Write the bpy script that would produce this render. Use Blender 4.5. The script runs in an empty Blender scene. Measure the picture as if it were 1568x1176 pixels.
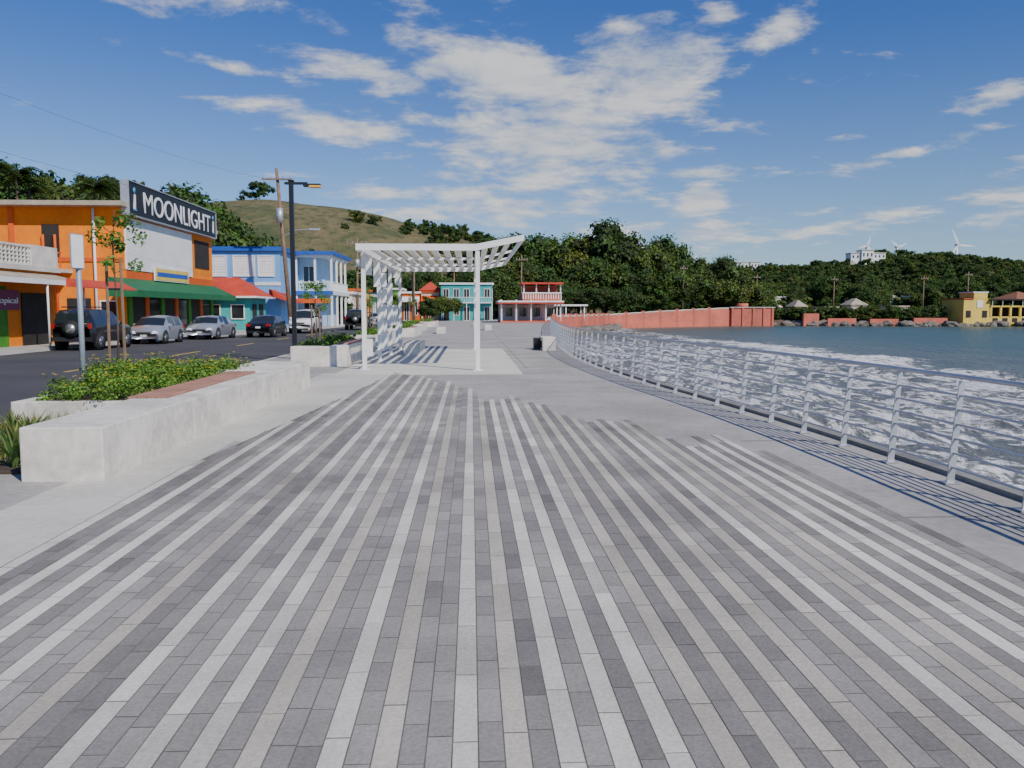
import bpy, bmesh, math, random
import numpy as np
from mathutils import Vector, Matrix, noise
R = random.Random(11)
scene = bpy.context.scene
rad = math.radians

# ------------------------------------------------------------------ materials
def setup(name):
    m = bpy.data.materials.new(name); m.use_nodes = True
    nt = m.node_tree
    b = nt.nodes['Principled BSDF']
    return m, nt, b
def nd(nt, t, **kw):
    n = nt.nodes.new(t)
    for k, v in kw.items(): setattr(n, k, v)
    return n
def mth(nt, op, a, b=None, c=None, clamp=False):
    n = nt.nodes.new('ShaderNodeMath'); n.operation = op; n.use_clamp = clamp
    for i, s in enumerate((a, b, c)):
        if s is None: continue
        if isinstance(s, (int, float)): n.inputs[i].default_value = s
        else: nt.links.new(s, n.inputs[i])
    return n.outputs[0]
def mixc(nt, fac, a, b, mode='MIX'):
    n = nt.nodes.new('ShaderNodeMix'); n.data_type = 'RGBA'; n.blend_type = mode
    for s, idx in ((fac, 0), (a, 6), (b, 7)):
        if isinstance(s, (int, float)): n.inputs[idx].default_value = s
        elif isinstance(s, tuple): n.inputs[idx].default_value = (*s[:3], 1)
        else: nt.links.new(s, n.inputs[idx])
    return n.outputs[2]
def maprange(nt, v, a, b, c=0., d=1.):
    n = nt.nodes.new('ShaderNodeMapRange'); n.interpolation_type = 'SMOOTHSTEP'
    nt.links.new(v, n.inputs[0])
    for i, x in enumerate((a, b, c, d)): n.inputs[i+1].default_value = x
    return n.outputs[0]
def noi(nt, scale, detail=4, rough=.55, coord='Object', vec=None, stretch=None, dist=0.):
    n = nt.nodes.new('ShaderNodeTexNoise')
    n.inputs['Scale'].default_value = scale; n.inputs['Detail'].default_value = detail
    n.inputs['Roughness'].default_value = rough; n.inputs['Distortion'].default_value = dist
    if vec is None:
        tc = nt.nodes.new('ShaderNodeTexCoord'); vec = tc.outputs[coord]
    if stretch:
        mp = nt.nodes.new('ShaderNodeMapping'); mp.inputs['Scale'].default_value = stretch
        nt.links.new(vec, mp.inputs[0]); vec = mp.outputs[0]
    nt.links.new(vec, n.inputs['Vector'])
    return n.outputs['Fac']
def M(name, col, rough=.7, var=.15, s1=1.2, s2=14., bump=.15, metal=0., spec=.4, tint=None):
    m, nt, b = setup(name)
    b.inputs['Roughness'].default_value = rough
    b.inputs['Metallic'].default_value = metal
    b.inputs['Specular IOR Level'].default_value = spec
    n1 = noi(nt, s1, 5, .6); n2 = noi(nt, s2, 4, .6)
    f = mth(nt, 'ADD', mth(nt, 'MULTIPLY', n1, .6), mth(nt, 'MULTIPLY', n2, .4))
    f = maprange(nt, f, .35, .65)
    lo = tuple(c*(1-var) for c in col); hi = tuple(min(1, c*(1+var*.7)) for c in col)
    if tint: lo = tint
    c = mixc(nt, f, lo, hi)
    nt.links.new(c, b.inputs['Base Color'])
    if bump:
        bp = nd(nt, 'ShaderNodeBump'); bp.inputs['Strength'].default_value = bump; bp.inputs['Distance'].default_value = .02
        nt.links.new(n2, bp.inputs['Height']); nt.links.new(bp.outputs[0], b.inputs['Normal'])
    return m
def plain(name, col, rough=.5, metal=0., spec=.5):
    return M(name, col, rough, .08, 2., 20., 0, metal, spec)
def attr_mat(name, rough=.8, trans=0., s2=60., bump=.3, stain=None):
    m, nt, b = setup(name)
    a = nd(nt, 'ShaderNodeAttribute'); a.attribute_name = 'Col'
    col = a.outputs['Color']
    if stain:
        n1 = noi(nt, stain[0], 6, .62); n2 = noi(nt, s2, 3, .6)
        col = mixc(nt, 1., col, mixc(nt, maprange(nt, n1, .3, .7), (stain[1],)*3, (stain[2],)*3), 'MULTIPLY')
        col = mixc(nt, 1., col, mixc(nt, n2, (.64,)*3, (1.34,)*3), 'MULTIPLY')
        bp = nd(nt, 'ShaderNodeBump'); bp.inputs['Strength'].default_value = bump; bp.inputs['Distance'].default_value = .005
        nt.links.new(n2, bp.inputs['Height']); nt.links.new(bp.outputs[0], b.inputs['Normal'])
    if trans:   # tree-to-tree colour variation
        oi = nd(nt, 'ShaderNodeObjectInfo')
        rc = nd(nt, 'ShaderNodeValToRGB'); nt.links.new(oi.outputs['Random'], rc.inputs[0])
        e = rc.color_ramp.elements; e[0].color = (.62,.72,.75,1); e[1].color = (1.55,1.28,.95,1)
        q = e.new(.35); q.color = (.95,1.,.95,1); q = e.new(.7); q.color = (.85,.98,.8,1)
        col = mixc(nt, 1., col, rc.outputs[0], 'MULTIPLY')
    nt.links.new(col, b.inputs['Base Color'])
    b.inputs['Roughness'].default_value = rough
    b.inputs['Specular IOR Level'].default_value = .25
    if trans:
        t = nd(nt, 'ShaderNodeBsdfTranslucent'); nt.links.new(mixc(nt, 1., col, (1.3, 1.5, .6), 'MULTIPLY'), t.inputs['Color'])
        mx = nd(nt, 'ShaderNodeMixShader'); mx.inputs[0].default_value = trans
        nt.links.new(b.outputs[0], mx.inputs[1]); nt.links.new(t.outputs[0], mx.inputs[2])
        nt.links.new(mx.outputs[0], nt.nodes['Material Output'].inputs[0])
    return m

conc = M('grey_concrete', (.375,.355,.325), .85, .24, .55, 9., .15)
conc_light = M('light_concrete', (.56,.53,.465), .85, .18, .5, 11., .12)
conc_wall = M('cast_concrete', (.68,.64,.56), .8, .24, 1.3, 9., .12)
conc_dark = M('old_concrete', (.22,.215,.20), .9, .3, .6, 8., .3)
asphalt = M('asphalt', (.066,.065,.066), .85, .25, .25, 60., .2)
sand_joint = M('joint_sand', (.15,.14,.12), .95, .3, 3., 60., .2)
white = M('white_paint', (.80,.79,.76), .5, .07, .8, 5., .03)
steel = M('galvanised_steel', (.5,.51,.53), .42, .12, 3., 30., .02, .55)
postgrey = M('painted_steel_post', (.30,.36,.40), .5, .12, 3., 30., .02, .2)
blackmetal = plain('black_metal', (.015,.015,.017), .4)
yellowp = plain('yellow_paint', (.62,.42,.05), .6)
orange = M('orange_wall', (.88,.235,.008), .75, .16, .35, 3., .04)
orange2 = M('red_orange_wall', (.66,.11,.015), .75, .15, .4, 3., .04)
green_w = M('green_wall', (.06,.25,.02), .75, .2, .5, 4., .05)
green_aw = M('green_awning', (.015,.14,.05), .6, .15, 1., 5., .03)
blue_w = M('blue_wall', (.17,.40,.72), .7, .1, .5, 4., .05)
blue_l = M('pale_blue_wall', (.45,.62,.78), .7, .1, .5, 4., .05)
blue_d = M('deep_blue_trim', (.02,.10,.42), .6, .15, .6, 4., .03)
cream = M('cream_wall', (.68,.60,.42), .8, .15, .5, 4., .05)
teal_w = M('teal_wall', (.05,.35,.35), .7, .15, .5, 4., .05)
yellow_w = M('yellow_wall', (.75,.53,.10), .75, .15, .5, 4., .05)
red_w = M('red_seawall', (.56,.135,.085), .85, .3, .35, 3., .15, tint=(.40,.125,.085))
red_roof = M('red_roof', (.52,.06,.03), .7, .2, .8, 8., .1)
eave_m = M('weathered_roof_edge', (.42,.36,.27), .8, .3, 1., 9., .1)
purple = plain('purple_sign_paint', (.20,.02,.10), .5)
black_s = plain('black_sign_face', (.010,.011,.014), .5)
text_w = plain('white_lettering', (.82,.82,.82), .5)
logo_b = plain('blue_logo', (.08,.28,.5), .5)
glass = plain('dark_window_glass', (.02,.026,.03), .06, 0, .8)
shutter = M('dark_interior', (.03,.026,.022), .8, .3, 1, 6, .02)
wood = M('weathered_wood', (.22,.145,.09), .85, .3, 2., 30., .2)
wood_seat = M('terracotta_wood_seat', (.40,.20,.13), .7, .25, 2., 25., .15)
bark = M('bark', (.12,.09,.06), .9, .3, 2., 14., .4)
soil = M('soil', (.07,.05,.035), .95, .4, 3., 30., .5)
rubber = plain('tyre_rubber', (.012,.012,.012), .8)
alloy = plain('alloy_rim', (.5,.5,.52), .3, .8)
redlens = plain('tail_lamp', (.35,.01,.01), .2)
headl = plain('head_lamp', (.75,.77,.8), .1)
plate = plain('licence_plate', (.65,.66,.62), .5)
def carpaint(name, c, metal=.3):
    m, nt, b = setup(name); b.inputs['Base Color'].default_value = (*c, 1)
    b.inputs['Roughness'].default_value = .28; b.inputs['Metallic'].default_value = metal
    b.inputs['Coat Weight'].default_value = .6; b.inputs['Coat Roughness'].default_value = .05
    return m
p_silver = carpaint('silver_car_paint', (.45,.47,.5), .55)
p_black = carpaint('black_car_paint', (.012,.012,.014))
p_navy = carpaint('dark_suv_paint', (.018,.017,.02))
p_white = carpaint('white_car_paint', (.75,.75,.74), 0)
leaf = attr_mat('foliage', .6, .25)
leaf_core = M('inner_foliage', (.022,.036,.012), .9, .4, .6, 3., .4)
paver_mat = attr_mat('paver_concrete', .85, 0., 55., .5, (.55, .74, 1.12))

# ------------------------------------------------------------------ object builder
class O:
    def __init__(s, name, loc=(0,0,0)):
        s.name, s.loc, s.parts = name, Vector(loc), {}
        s.T = None
    def p(s, part): return s.parts.setdefault(part, dict(v=[], f=[], m=[], mats=[], sm=[]))
    def poly(s, part, mat, verts, faces, smooth=False):
        p = s.p(part)
        if mat not in p['mats']: p['mats'].append(mat)
        mi = p['mats'].index(mat); o = len(p['v'])
        for v in verts:
            v = Vector(v)
            if s.T is not None: v = s.T @ v
            p['v'].append(v - s.loc)
        for f in faces:
            p['f'].append([i+o for i in f]); p['m'].append(mi); p['sm'].append(smooth)
    def box(s, part, mat, x0,y0,z0,x1,y1,z1, rot=0., c=None):
        vs = [Vector((x,y,z)) for z in (z0,z1) for x,y in ((x0,y0),(x1,y0),(x1,y1),(x0,y1))]
        if rot:
            c = Vector(c) if c else Vector(((x0+x1)/2,(y0+y1)/2,0))
            Rm = Matrix.Rotation(rot,3,'Z')
            vs = [Rm@(v-c)+c for v in vs]
        s.poly(part, mat, vs, [(3,2,1,0),(4,5,6,7),(0,1,5,4),(1,2,6,5),(2,3,7,6),(3,0,4,7)])
    def hexa(s, part, mat, b, t):
        s.poly(part, mat, list(b)+list(t), [(3,2,1,0),(4,5,6,7),(0,1,5,4),(1,2,6,5),(2,3,7,6),(3,0,4,7)])
    def tube(s, part, mat, pts, r, n=8, r1=None):
        pts = [Vector(p) for p in pts]; N_ = len(pts); vs = []; fs = []
        for i, p in enumerate(pts):
            d = (pts[min(i+1,N_-1)]-pts[max(i-1,0)]).normalized()
            a = d.cross(Vector((0,0,1)))
            if a.length < .05: a = Vector((1,0,0))
            a.normalize(); b = d.cross(a).normalized()
            rr = r if r1 is None else r+(r1-r)*i/(N_-1)
            for k in range(n):
                t = 2*math.pi*k/n
                vs.append(p + a*math.cos(t)*rr + b*math.sin(t)*rr)
        for i in range(N_-1):
            for k in range(n):
                fs.append((i*n+k, i*n+(k+1)%n, (i+1)*n+(k+1)%n, (i+1)*n+k))
        fs.append(tuple(range(n-1,-1,-1))); fs.append(tuple((N_-1)*n+k for k in range(n)))
        s.poly(part, mat, vs, fs, n > 6)
    def win(s, face, pl, a0, a1, z0, z1, fr, gl, n=2, sgn=1, hz=0):
        def bx(part, mt, p0,p1,b0,b1,c0,c1):
            p0, p1 = pl+sgn*p0, pl+sgn*p1
            if p0 > p1: p0, p1 = p1, p0
            if face == 'x': s.box(part, mt, p0,b0,c0,p1,b1,c1)
            else: s.box(part, mt, b0,p0,c0,b1,p1,c1)
        t = .08
        bx('windows', gl, -.05,.015, a0,a1,z0,z1)
        bx('windows', fr, -.02,.07, a0-t,a0,z0-t,z1+t); bx('windows', fr, -.02,.07, a1,a1+t,z0-t,z1+t)
        bx('windows', fr, -.02,.07, a0,a1,z1,z1+t); bx('windows', fr, -.02,.10, a0,a1,z0-t,z0)
        for i in range(1,n):
            c = a0+(a1-a0)*i/n; bx('windows', fr, -.02,.05, c-.03,c+.03,z0,z1)
        for i in range(hz):
            c = z0+(z1-z0)*(i+.5)/hz; bx('windows', fr, 0.0,.035, a0,a1,c-(z1-z0)/hz*.3,c+(z1-z0)/hz*.3)
    def done(s, bevel=0.):
        out = []
        single = len(s.parts) == 1
        par = None
        if not single:
            par = bpy.data.objects.new(s.name, None); par.location = s.loc
            par.empty_display_size = .5
            scene.collection.objects.link(par)
        for k, p in s.parts.items():
            me = bpy.data.meshes.new(s.name+'_'+k)
            me.from_pydata(p['v'], [], p['f'])
            for m in p['mats']: me.materials.append(m)
            me.polygons.foreach_set('material_index', p['m'])
            me.polygons.foreach_set('use_smooth', p['sm'])
            me.update()
            ob = bpy.data.objects.new(s.name if single else k, me)
            scene.collection.objects.link(ob)
            if single: ob.location = s.loc
            else: ob.parent = par
            if bevel:
                bm = ob.modifiers.new('bevel','BEVEL'); bm.width = bevel; bm.segments = 2; bm.limit_method='ANGLE'
            out.append(ob)
        s.root = par or out[0]
        return s.root

def attr_mesh(name, verts, faces, cols, mats, midx=None):
    me = bpy.data.meshes.new(name)
    me.from_pydata(verts, [], faces)
    for m in mats: me.materials.append(m)
    if midx is not None: me.polygons.foreach_set('material_index', midx)
    ca = me.color_attributes.new('Col','FLOAT_COLOR','CORNER')
    arr = []
    for f, c in zip(faces, cols): arr.extend([c[0],c[1],c[2],1.]*len(f))
    ca.data.foreach_set('color', arr); me.update()
    return me
def link(name, me, loc=(0,0,0), parent=None, rot=0, sc=1):
    ob = bpy.data.objects.new(name, me); ob.location = loc; ob.rotation_euler=(0,0,rot)
    ob.scale = (sc,)*3 if isinstance(sc,(int,float)) else sc
    ob.parent = parent; scene.collection.objects.link(ob); return ob
def empty(name, loc=(0,0,0)):
    e = bpy.data.objects.new(name, None); e.location = loc; scene.collection.objects.link(e); return e
def interp(x, pts):
    if x <= pts[0][0]: return pts[0][1]
    for (a,b),(c,d) in zip(pts, pts[1:]):
        if x <= c: return b+(d-b)*(x-a)/(c-a)
    return pts[-1][1]

# ------------------------------------------------------------------ world
SUN_EL = 41.; sd = Vector((.62,-.785,0)).normalized()
SUN_ROT = math.atan2(sd.x, sd.y)
w = bpy.data.worlds.new('World'); scene.world = w; w.use_nodes = True
nt = w.node_tree; bg = nt.nodes['Background']
sky = nt.nodes.new('ShaderNodeTexSky'); sky.sky_type='NISHITA'; sky.sun_disc=False
sky.sun_elevation = rad(SUN_EL); sky.sun_rotation = SUN_ROT
sky.air_density = 1.; sky.dust_density = .3; sky.ozone_density = 1.6; sky.altitude = 0
tc = nt.nodes.new('ShaderNodeTexCoord')
sep = nt.nodes.new('ShaderNodeSeparateXYZ'); nt.links.new(tc.outputs['Generated'], sep.inputs[0])
X_, Y_, Z_ = sep.outputs
zt = maprange(nt, Z_, .0, .36)
tintc = mixc(nt, zt, (.78,1.01,1.38), (.30,.59,1.27))
skybase = mixc(nt, 1., sky.outputs[0], tintc, 'MULTIPLY')
den = mth(nt,'ADD', mth(nt,'MAXIMUM', Z_, 0.), .14)
cb = nt.nodes.new('ShaderNodeCombineXYZ')
nt.links.new(mth(nt,'DIVIDE',X_,den), cb.inputs[0]); nt.links.new(mth(nt,'DIVIDE',Y_,den), cb.inputs[1])
n_big = noi(nt, 3.4, 12, .64, vec=cb.outputs[0], dist=.2)
n_wisp = noi(nt, 2.0, 8, .62, vec=cb.outputs[0], stretch=(1.,2.6,1.), dist=.6)
def skydir(az, el):   # degrees: azimuth right of street axis, elevation
    a, e = rad(az), rad(el)
    return Vector((math.sin(a)*math.cos(e), math.cos(a)*math.cos(e), math.sin(e)))
# clouds: azimuth, elevation, half width az, half height el, tilt, weight
CL = [(2.5,15.0,8.5,2.2,-8,1.3),(11.5,15.0,5.0,3.4,10,1.35),(6.,11.0,9.,3.6,0,1.15),(-5.5,15.,6.,1.1,-16,1.15),(-9,12.0,6,1.0,-8,1.0),
      (-25,20.,8.5,1.8,-6,1.0),(-11,18.2,6,1.0,-14,.75),(15.5,7.3,1.5,1.1,0,1.6),(15.8,5.2,3.6,.9,4,1.15),(14.6,8.9,2.6,.6,0,1.0),
      (20.,17.3,2.5,1.0,25,.97),(10.5,17.8,1.8,.7,0,1.0),(16,18.2,2.0,.9,0,.85),(2.5,21,3.2,1.3,0,.88),(33.,12.5,3.,.7,15,.9),(33.,6.4,3.,1.5,0,1.0),
      (24,5.4,6,.9,8,.76),(28,9.5,6,.6,12,.74),(2,7.4,10,2.0,0,.98),(11,4.8,7,1.5,0,.92),(-15,15,3,.5,-10,.8),(-55,20,12,4,0,.9),(60,25,14,5,0,.9),(0,50,30,8,0,.8)]
tot = None
for az,el,ra,re,tilt,wt in CL:
    c = skydir(az,el); right = Vector((math.cos(rad(az)),-math.sin(rad(az)),0)); up = right.cross(c)
    t = rad(tilt); r2 = right*math.cos(t)+up*math.sin(t); u2 = -right*math.sin(t)+up*math.cos(t)
    def dot(v):
        n = nt.nodes.new('ShaderNodeVectorMath'); n.operation='DOT_PRODUCT'; nt.links.new(tc.outputs['Generated'], n.inputs[0]); n.inputs[1].default_value=v; return n.outputs['Value']
    a = mth(nt,'DIVIDE',dot(r2),math.sin(rad(ra))); b = mth(nt,'DIVIDE',dot(u2),math.sin(rad(re)))
    q = mth(nt,'ADD',mth(nt,'MULTIPLY',a,a),mth(nt,'MULTIPLY',b,b))
    g = mth(nt,'MULTIPLY',mth(nt,'EXPONENT',mth(nt,'MULTIPLY',q,-.8)),wt)
    g = mth(nt,'MULTIPLY',g,mth(nt,'GREATER_THAN',dot(c),0.))
    tot = g if tot is None else mth(nt,'MAXIMUM',tot,g)
nn = mth(nt,'ADD',mth(nt,'MULTIPLY',mth(nt,'SUBTRACT',n_big,.5),3.2),mth(nt,'MULTIPLY',mth(nt,'SUBTRACT',n_wisp,.5),1.3))
densv = maprange(nt, mth(nt,'ADD',tot,nn), .36, 1.25, 0., .95)
ccol = mixc(nt, maprange(nt,n_big,.38,.66), (5.9,6.7,8.2), (9.3,9.4,9.6))
skyc = mixc(nt, densv, skybase, ccol)
nt.links.new(skyc, bg.inputs['Color']); bg.inputs['Strength'].default_value = .098

sun = bpy.data.lights.new('sun','SUN'); sun.energy = 5.; sun.angle = rad(.53); sun.color=(1.,.945,.86)
so = bpy.data.objects.new('sun', sun); scene.collection.objects.link(so)
tosun = Vector((sd.x*math.cos(rad(SUN_EL)), sd.y*math.cos(rad(SUN_EL)), math.sin(rad(SUN_EL))))
so.rotation_euler = tosun.to_track_quat('Z','Y').to_euler(); so.location=(20,-20,40)

# ------------------------------------------------------------------ camera
cam = bpy.data.cameras.new('camera'); cam.sensor_width=36; cam.lens=29.36; cam.clip_end=9000; cam.clip_start=.1
co = bpy.data.objects.new('camera', cam); scene.collection.objects.link(co)
co.location=(0,0,1.68); co.rotation_euler=(rad(90-5.05),0,rad(-2.78)); scene.camera=co

# ------------------------------------------------------------------ land, sea, road, promenade
RAIL = [(4.65,-9),(4.65,8),(4.6,10),(4.5,12.3),(4.30,15),(4.02,18),(3.80,21.5),(3.66,25),(3.64,30),(3.95,37),(4.9,50),(6.3,66),(8.1,86),(10.4,110)]
EDGE = [(x+.32,y) for x,y in RAIL]
SEA = -1.6
shore = EDGE + [(22.5,151),(34.5,161),(46,170),(62,181),(76,177),(90,173),(112,170),(150,166),(260,176),(600,266),(3000,906)]
beach = EDGE + [(22.5,151),(34.5,161),(46,170),(64,176.5),(76,170.5),(90,166),(112,163),(150,159),(260,169),(600,259),(3000,899)]
g = O('ground')
top = [(x,y,-.17) for x,y in shore]; n = len(top)
outer = [(3000,6000,-.17),(-4000,6000,-.17),(-4000,-9,-.17)]
pl = top+outer
grassm=M('earth_and_grass',(.07,.085,.03),.95,.35,.05,1.5,.3)
g.poly('ground', grassm, pl, [tuple(range(len(pl)))])
bt=[(x,y,-2.1) for x,y in beach]; k0=len(EDGE)
g.poly('ground', conc_dark, top[:k0+3]+[(x,y,-4) for x,y,_ in top[:k0+3]], [(i,i+1,k0+3+i+1,k0+3+i) for i in range(k0+2)])
g.poly('ground', M('shore_earth',(.13,.10,.065),.95,.4,.1,2.,.4), top[k0+2:]+bt[k0+2:], [(i,i+1,n-k0-2+i+1,n-k0-2+i) for i in range(n-k0-3)])
g.done()

# sea as one graded sheet
def graded(a, b, d0, k):
    out=[a]; d=d0
    while out[-1] < b: out.append(out[-1]+d); d*=k
    return out
xs = graded(3.0,5200,.20,1.026); ys = [-600,-200,-60,-25] + graded(-9,6000,.38,1.015)
vs=[]; fs=[]
for y in ys:
    for x in xs:
        d = x-4.9; near = max(0,1-abs(d)/70.)*max(0,1-max(0,y)/160.)
        z = SEA
        if near>0:
            z += .24*near*math.sin(x*1.05+4.8*noise.noise(Vector((x*.1,y*.09,0)))+y*.06) + .34*near*noise.noise(Vector((x*.5,y*.22,3))) + .20*near*noise.noise(Vector((x*1.5,y*.8,7)))
        vs.append((x,y,z))
nx=len(xs)
for j in range(len(ys)-1):
    for i in range(nx-1): fs.append((j*nx+i,j*nx+i+1,(j+1)*nx+i+1,(j+1)*nx+i))
sm, nt, b = setup('sea_water')
geo = nt.nodes.new('ShaderNodeNewGeometry'); sp = nt.nodes.new('ShaderNodeSeparateXYZ'); nt.links.new(geo.outputs['Position'], sp.inputs[0])
pos = geo.outputs['Position']
f1 = noi(nt,.75,10,.72,vec=pos,stretch=(1.6,.45,1),dist=1.2)
f2 = noi(nt,.09,4,.5,vec=pos,stretch=(.6,1.,1))
f3 = noi(nt,3.2,6,.7,vec=pos,stretch=(1.,.5,1),dist=.6)
d = mth(nt,'SUBTRACT',sp.outputs[0],4.9)
dd = mth(nt,'ADD',d,mth(nt,'MULTIPLY',mth(nt,'SUBTRACT',f2,.5),16.))
shoreness = maprange(nt,dd,15.,27.,.13,-.55)
crest = mth(nt,'MULTIPLY',mth(nt,'MULTIPLY',maprange(nt,dd,17.,20.),maprange(nt,dd,25.,21.)),.55)
fade = maprange(nt,sp.outputs[1],60.,120.,0.,-.35)
fv = mth(nt,'ADD',mth(nt,'ADD',mth(nt,'MULTIPLY',mth(nt,'SUBTRACT',f1,.5),2.8),mth(nt,'MULTIPLY',mth(nt,'SUBTRACT',f3,.5),1.5)),mth(nt,'ADD',mth(nt,'ADD',shoreness,crest),fade))
foam = maprange(nt,fv,-.03,.26)
deep = mixc(nt,f2,(.050,.098,.084),(.085,.130,.105))
murk = mixc(nt,maprange(nt,dd,10.,50.),(.16,.165,.135),deep)
nt.links.new(mixc(nt,foam,murk,(.82,.82,.80)), b.inputs['Base Color'])
nt.links.new(mth(nt,'ADD',mth(nt,'MULTIPLY',foam,.5),.32), b.inputs['Roughness'])
b.inputs['Specular IOR Level'].default_value=.2
bp = nd(nt,'ShaderNodeBump'); bp.inputs['Strength'].default_value=.9; bp.inputs['Distance'].default_value=.45
nw = noi(nt,1.3,7,.66,vec=pos,stretch=(1.3,.6,1))
nt.links.new(mth(nt,'ADD',nw,mth(nt,'MULTIPLY',foam,.25)), bp.inputs['Height']); nt.links.new(bp.outputs[0], b.inputs['Normal'])
me = bpy.data.meshes.new('sea'); me.from_pydata(vs,[],fs); me.materials.append(sm); me.polygons.foreach_set('use_smooth',[True]*len(fs)); link('sea',me)

# promenade slab
g = O('promenade_pavement')
L_ = [(x,y) for x,y in EDGE]; top = [(x,y,0) for x,y in L_]+[(-6.9,110,0),(-6.9,-9,0)]; n=len(top)
g.poly('promenade', conc, top+[(x,y,-3) for x,y,_ in top], [tuple(range(n))]+[(i,n+i,n+(i+1)%n,(i+1)%n) for i in range(n)])
g.done()
g = O('forecourt_pavement'); g.poly('s',conc,[(-6.9,110,0),(10.4,110,0),(22,150,0),(-14,150,0)],[(0,1,2,3)]); g.done()
jt = plain('joint_line',(.17,.165,.155),.9)
g = O('expansion_joints')
for y in [24.6,29,33.5,38,43,48,54,60,68,76,86,98]:
    g.box('j',jt,-3.4,y,0.002,interp(y,[(b,a) for a,b in RAIL]),y+.018,.005)
for y in [2.5,6.5,10.5,14.5,18.5,22.5]:
    g.box('j',jt,3.46,y,0.002,4.62 if y<12 else interp(y,[(b,a) for a,b in RAIL])-.02,y+.012,.005)
for x in (-3.3,): g.box('j',jt,x,22.5,.002,x+.015,108,.005)
g.box('j',jt,1.6,24,.002,1.615,108,.005)
g.done()
g = O('light_concrete_border'); g.box('b',conc_light,-3.95,-9,-.02,-3.05,22.4,.004); g.box('b',conc_light,-3.05,10.8,-.02,-2.2,22.4,.003); g.done()
g = O('pergola_pad'); g.box('b',M('pale_pad',(.62,.60,.52),.85,.12,.6,9,.1),-3.6,21.9,-.02,1.35,36.5,.006); g.done()
g = O('kerb')
g.box('k',conc_light,-7.06,-9,-.3,-6.895,110,.004)
g.done(.015)
LK = [(-18.8,-30),(-18.8,42),(-18.0,52),(-16.2,66),(-14.2,84),(-13.2,100),(-12.6,125)]
g = O('road')
g.poly('r',asphalt,[(x,y,-.12) for x,y in LK]+[(-7.0,125,-.12),(-7.0,-30,-.12)],[tuple(range(len(LK)+2))])
g.poly('r',asphalt,[(-60,125,-.121),(-7,125,-.121),(-7,135,-.121),(-60,135,-.121)],[(0,1,2,3)])
g.done()
g = O('road_marking')
y=-1.
while y<110:
    g.box('m',yellowp,-11.95,y,-.125,-11.83,y+3.2,-.116); y+=9.0 if y>5 else 8
g.done()
g = O('sidewalk')
n=len(LK)
top=[(x,y,.02) for x,y in LK]; lft=[(x-30,y,.02) for x,y in LK]
g.poly('s',M('street_sidewalk_concrete',(.42,.405,.36),.85,.2,.4,6,.1),top+lft,[(i,i+1,n+i+1,n+i) for i in range(n-1)])
g.poly('s',conc_light,top+[(x,y,-.3) for x,y,_ in top],[(i,i+1,n+i+1,n+i) for i in range(n-1)])
g.done()

# ------------------------------------------------------------------ striped paving (each paver is a real face)
verts=[];faces=[];cols=[]
def end_y(x):
    return interp(x,[(-3.1,9.5),(-2.9,11.5),(-2.5,16.5),(-2.15,22.3),(-1.3,21.5),(-.8,19.6),(-.1,17.2),(.2,15.8),(1.2,15.3),(1.3,13.6),(1.5,12.6),(2.4,12.3),(2.6,10.6),(3.4,9.8)])
x=-3.08; W=.098; k=0; seq=[]
rp=random.Random(5)
while x<3.4:
    seq.append((x,'L')); x+=.1
    nd_=1 if rp.random()<(.86 if x>-1.0 else .5) else 2
    for _ in range(nd_): seq.append((x,'D')); x+=.1
def col_j(c,j,r=rp):
    k=1+r.uniform(-j,j); return tuple(v*k for v in c)
group_end=0; gx=-9
for x,kind in seq:
    if x-gx>.38: gx=x; group_end=rp.uniform(-.5,.5)
    ye = end_y(x)+group_end+ (rp.choice([0,.3,.6]) if kind=='L' else rp.uniform(-.2,.3))
    ln = .60 if kind=='L' else .30
    y=-8.9+rp.uniform(0,ln)
    tone = rp.random()
    base = ((.64,.60,.525) if tone<.5 else (.50,.458,.38)) if kind=='L' else ((.315,.294,.270) if tone<.72 else (.245,.228,.209))
    while y<ye:
        y1=min(y+ln,ye); g_=.003
        o=len(verts); zz=.006+rp.uniform(-.0008,.0008)
        verts += [(x+g_,y+g_,zz),(x+W-g_+.002,y+g_,zz),(x+W-g_+.002,y1-g_,zz),(x+g_,y1-g_,zz)]
        faces.append((o,o+1,o+2,o+3)); c=col_j(base,.12 if kind=='L' else .13)
        if rp.random()<.06: c=tuple(v*.82 for v in c)
        cols.append(c); y=y1
me=attr_mesh('striped_paving',verts,faces,cols,[paver_mat])
link('striped_paving',me)
g=O('paving_joint_bed')
pts=[(-3.09,-8.95)]+[(3.45,-8.95)]+[(3.45,9.4),(2.55,10.2),(2.45,11.8),(1.3,12.1),(1.2,14.8),(.1,15.1),(-.8,19.0),(-1.3,20.9),(-2.1,21.6),(-2.5,16.0),(-2.9,11.0),(-3.09,9.0)]
g.poly('b',sand_joint,[(x,y,.0045) for x,y in pts],[tuple(range(len(pts)))]); g.done()

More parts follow.
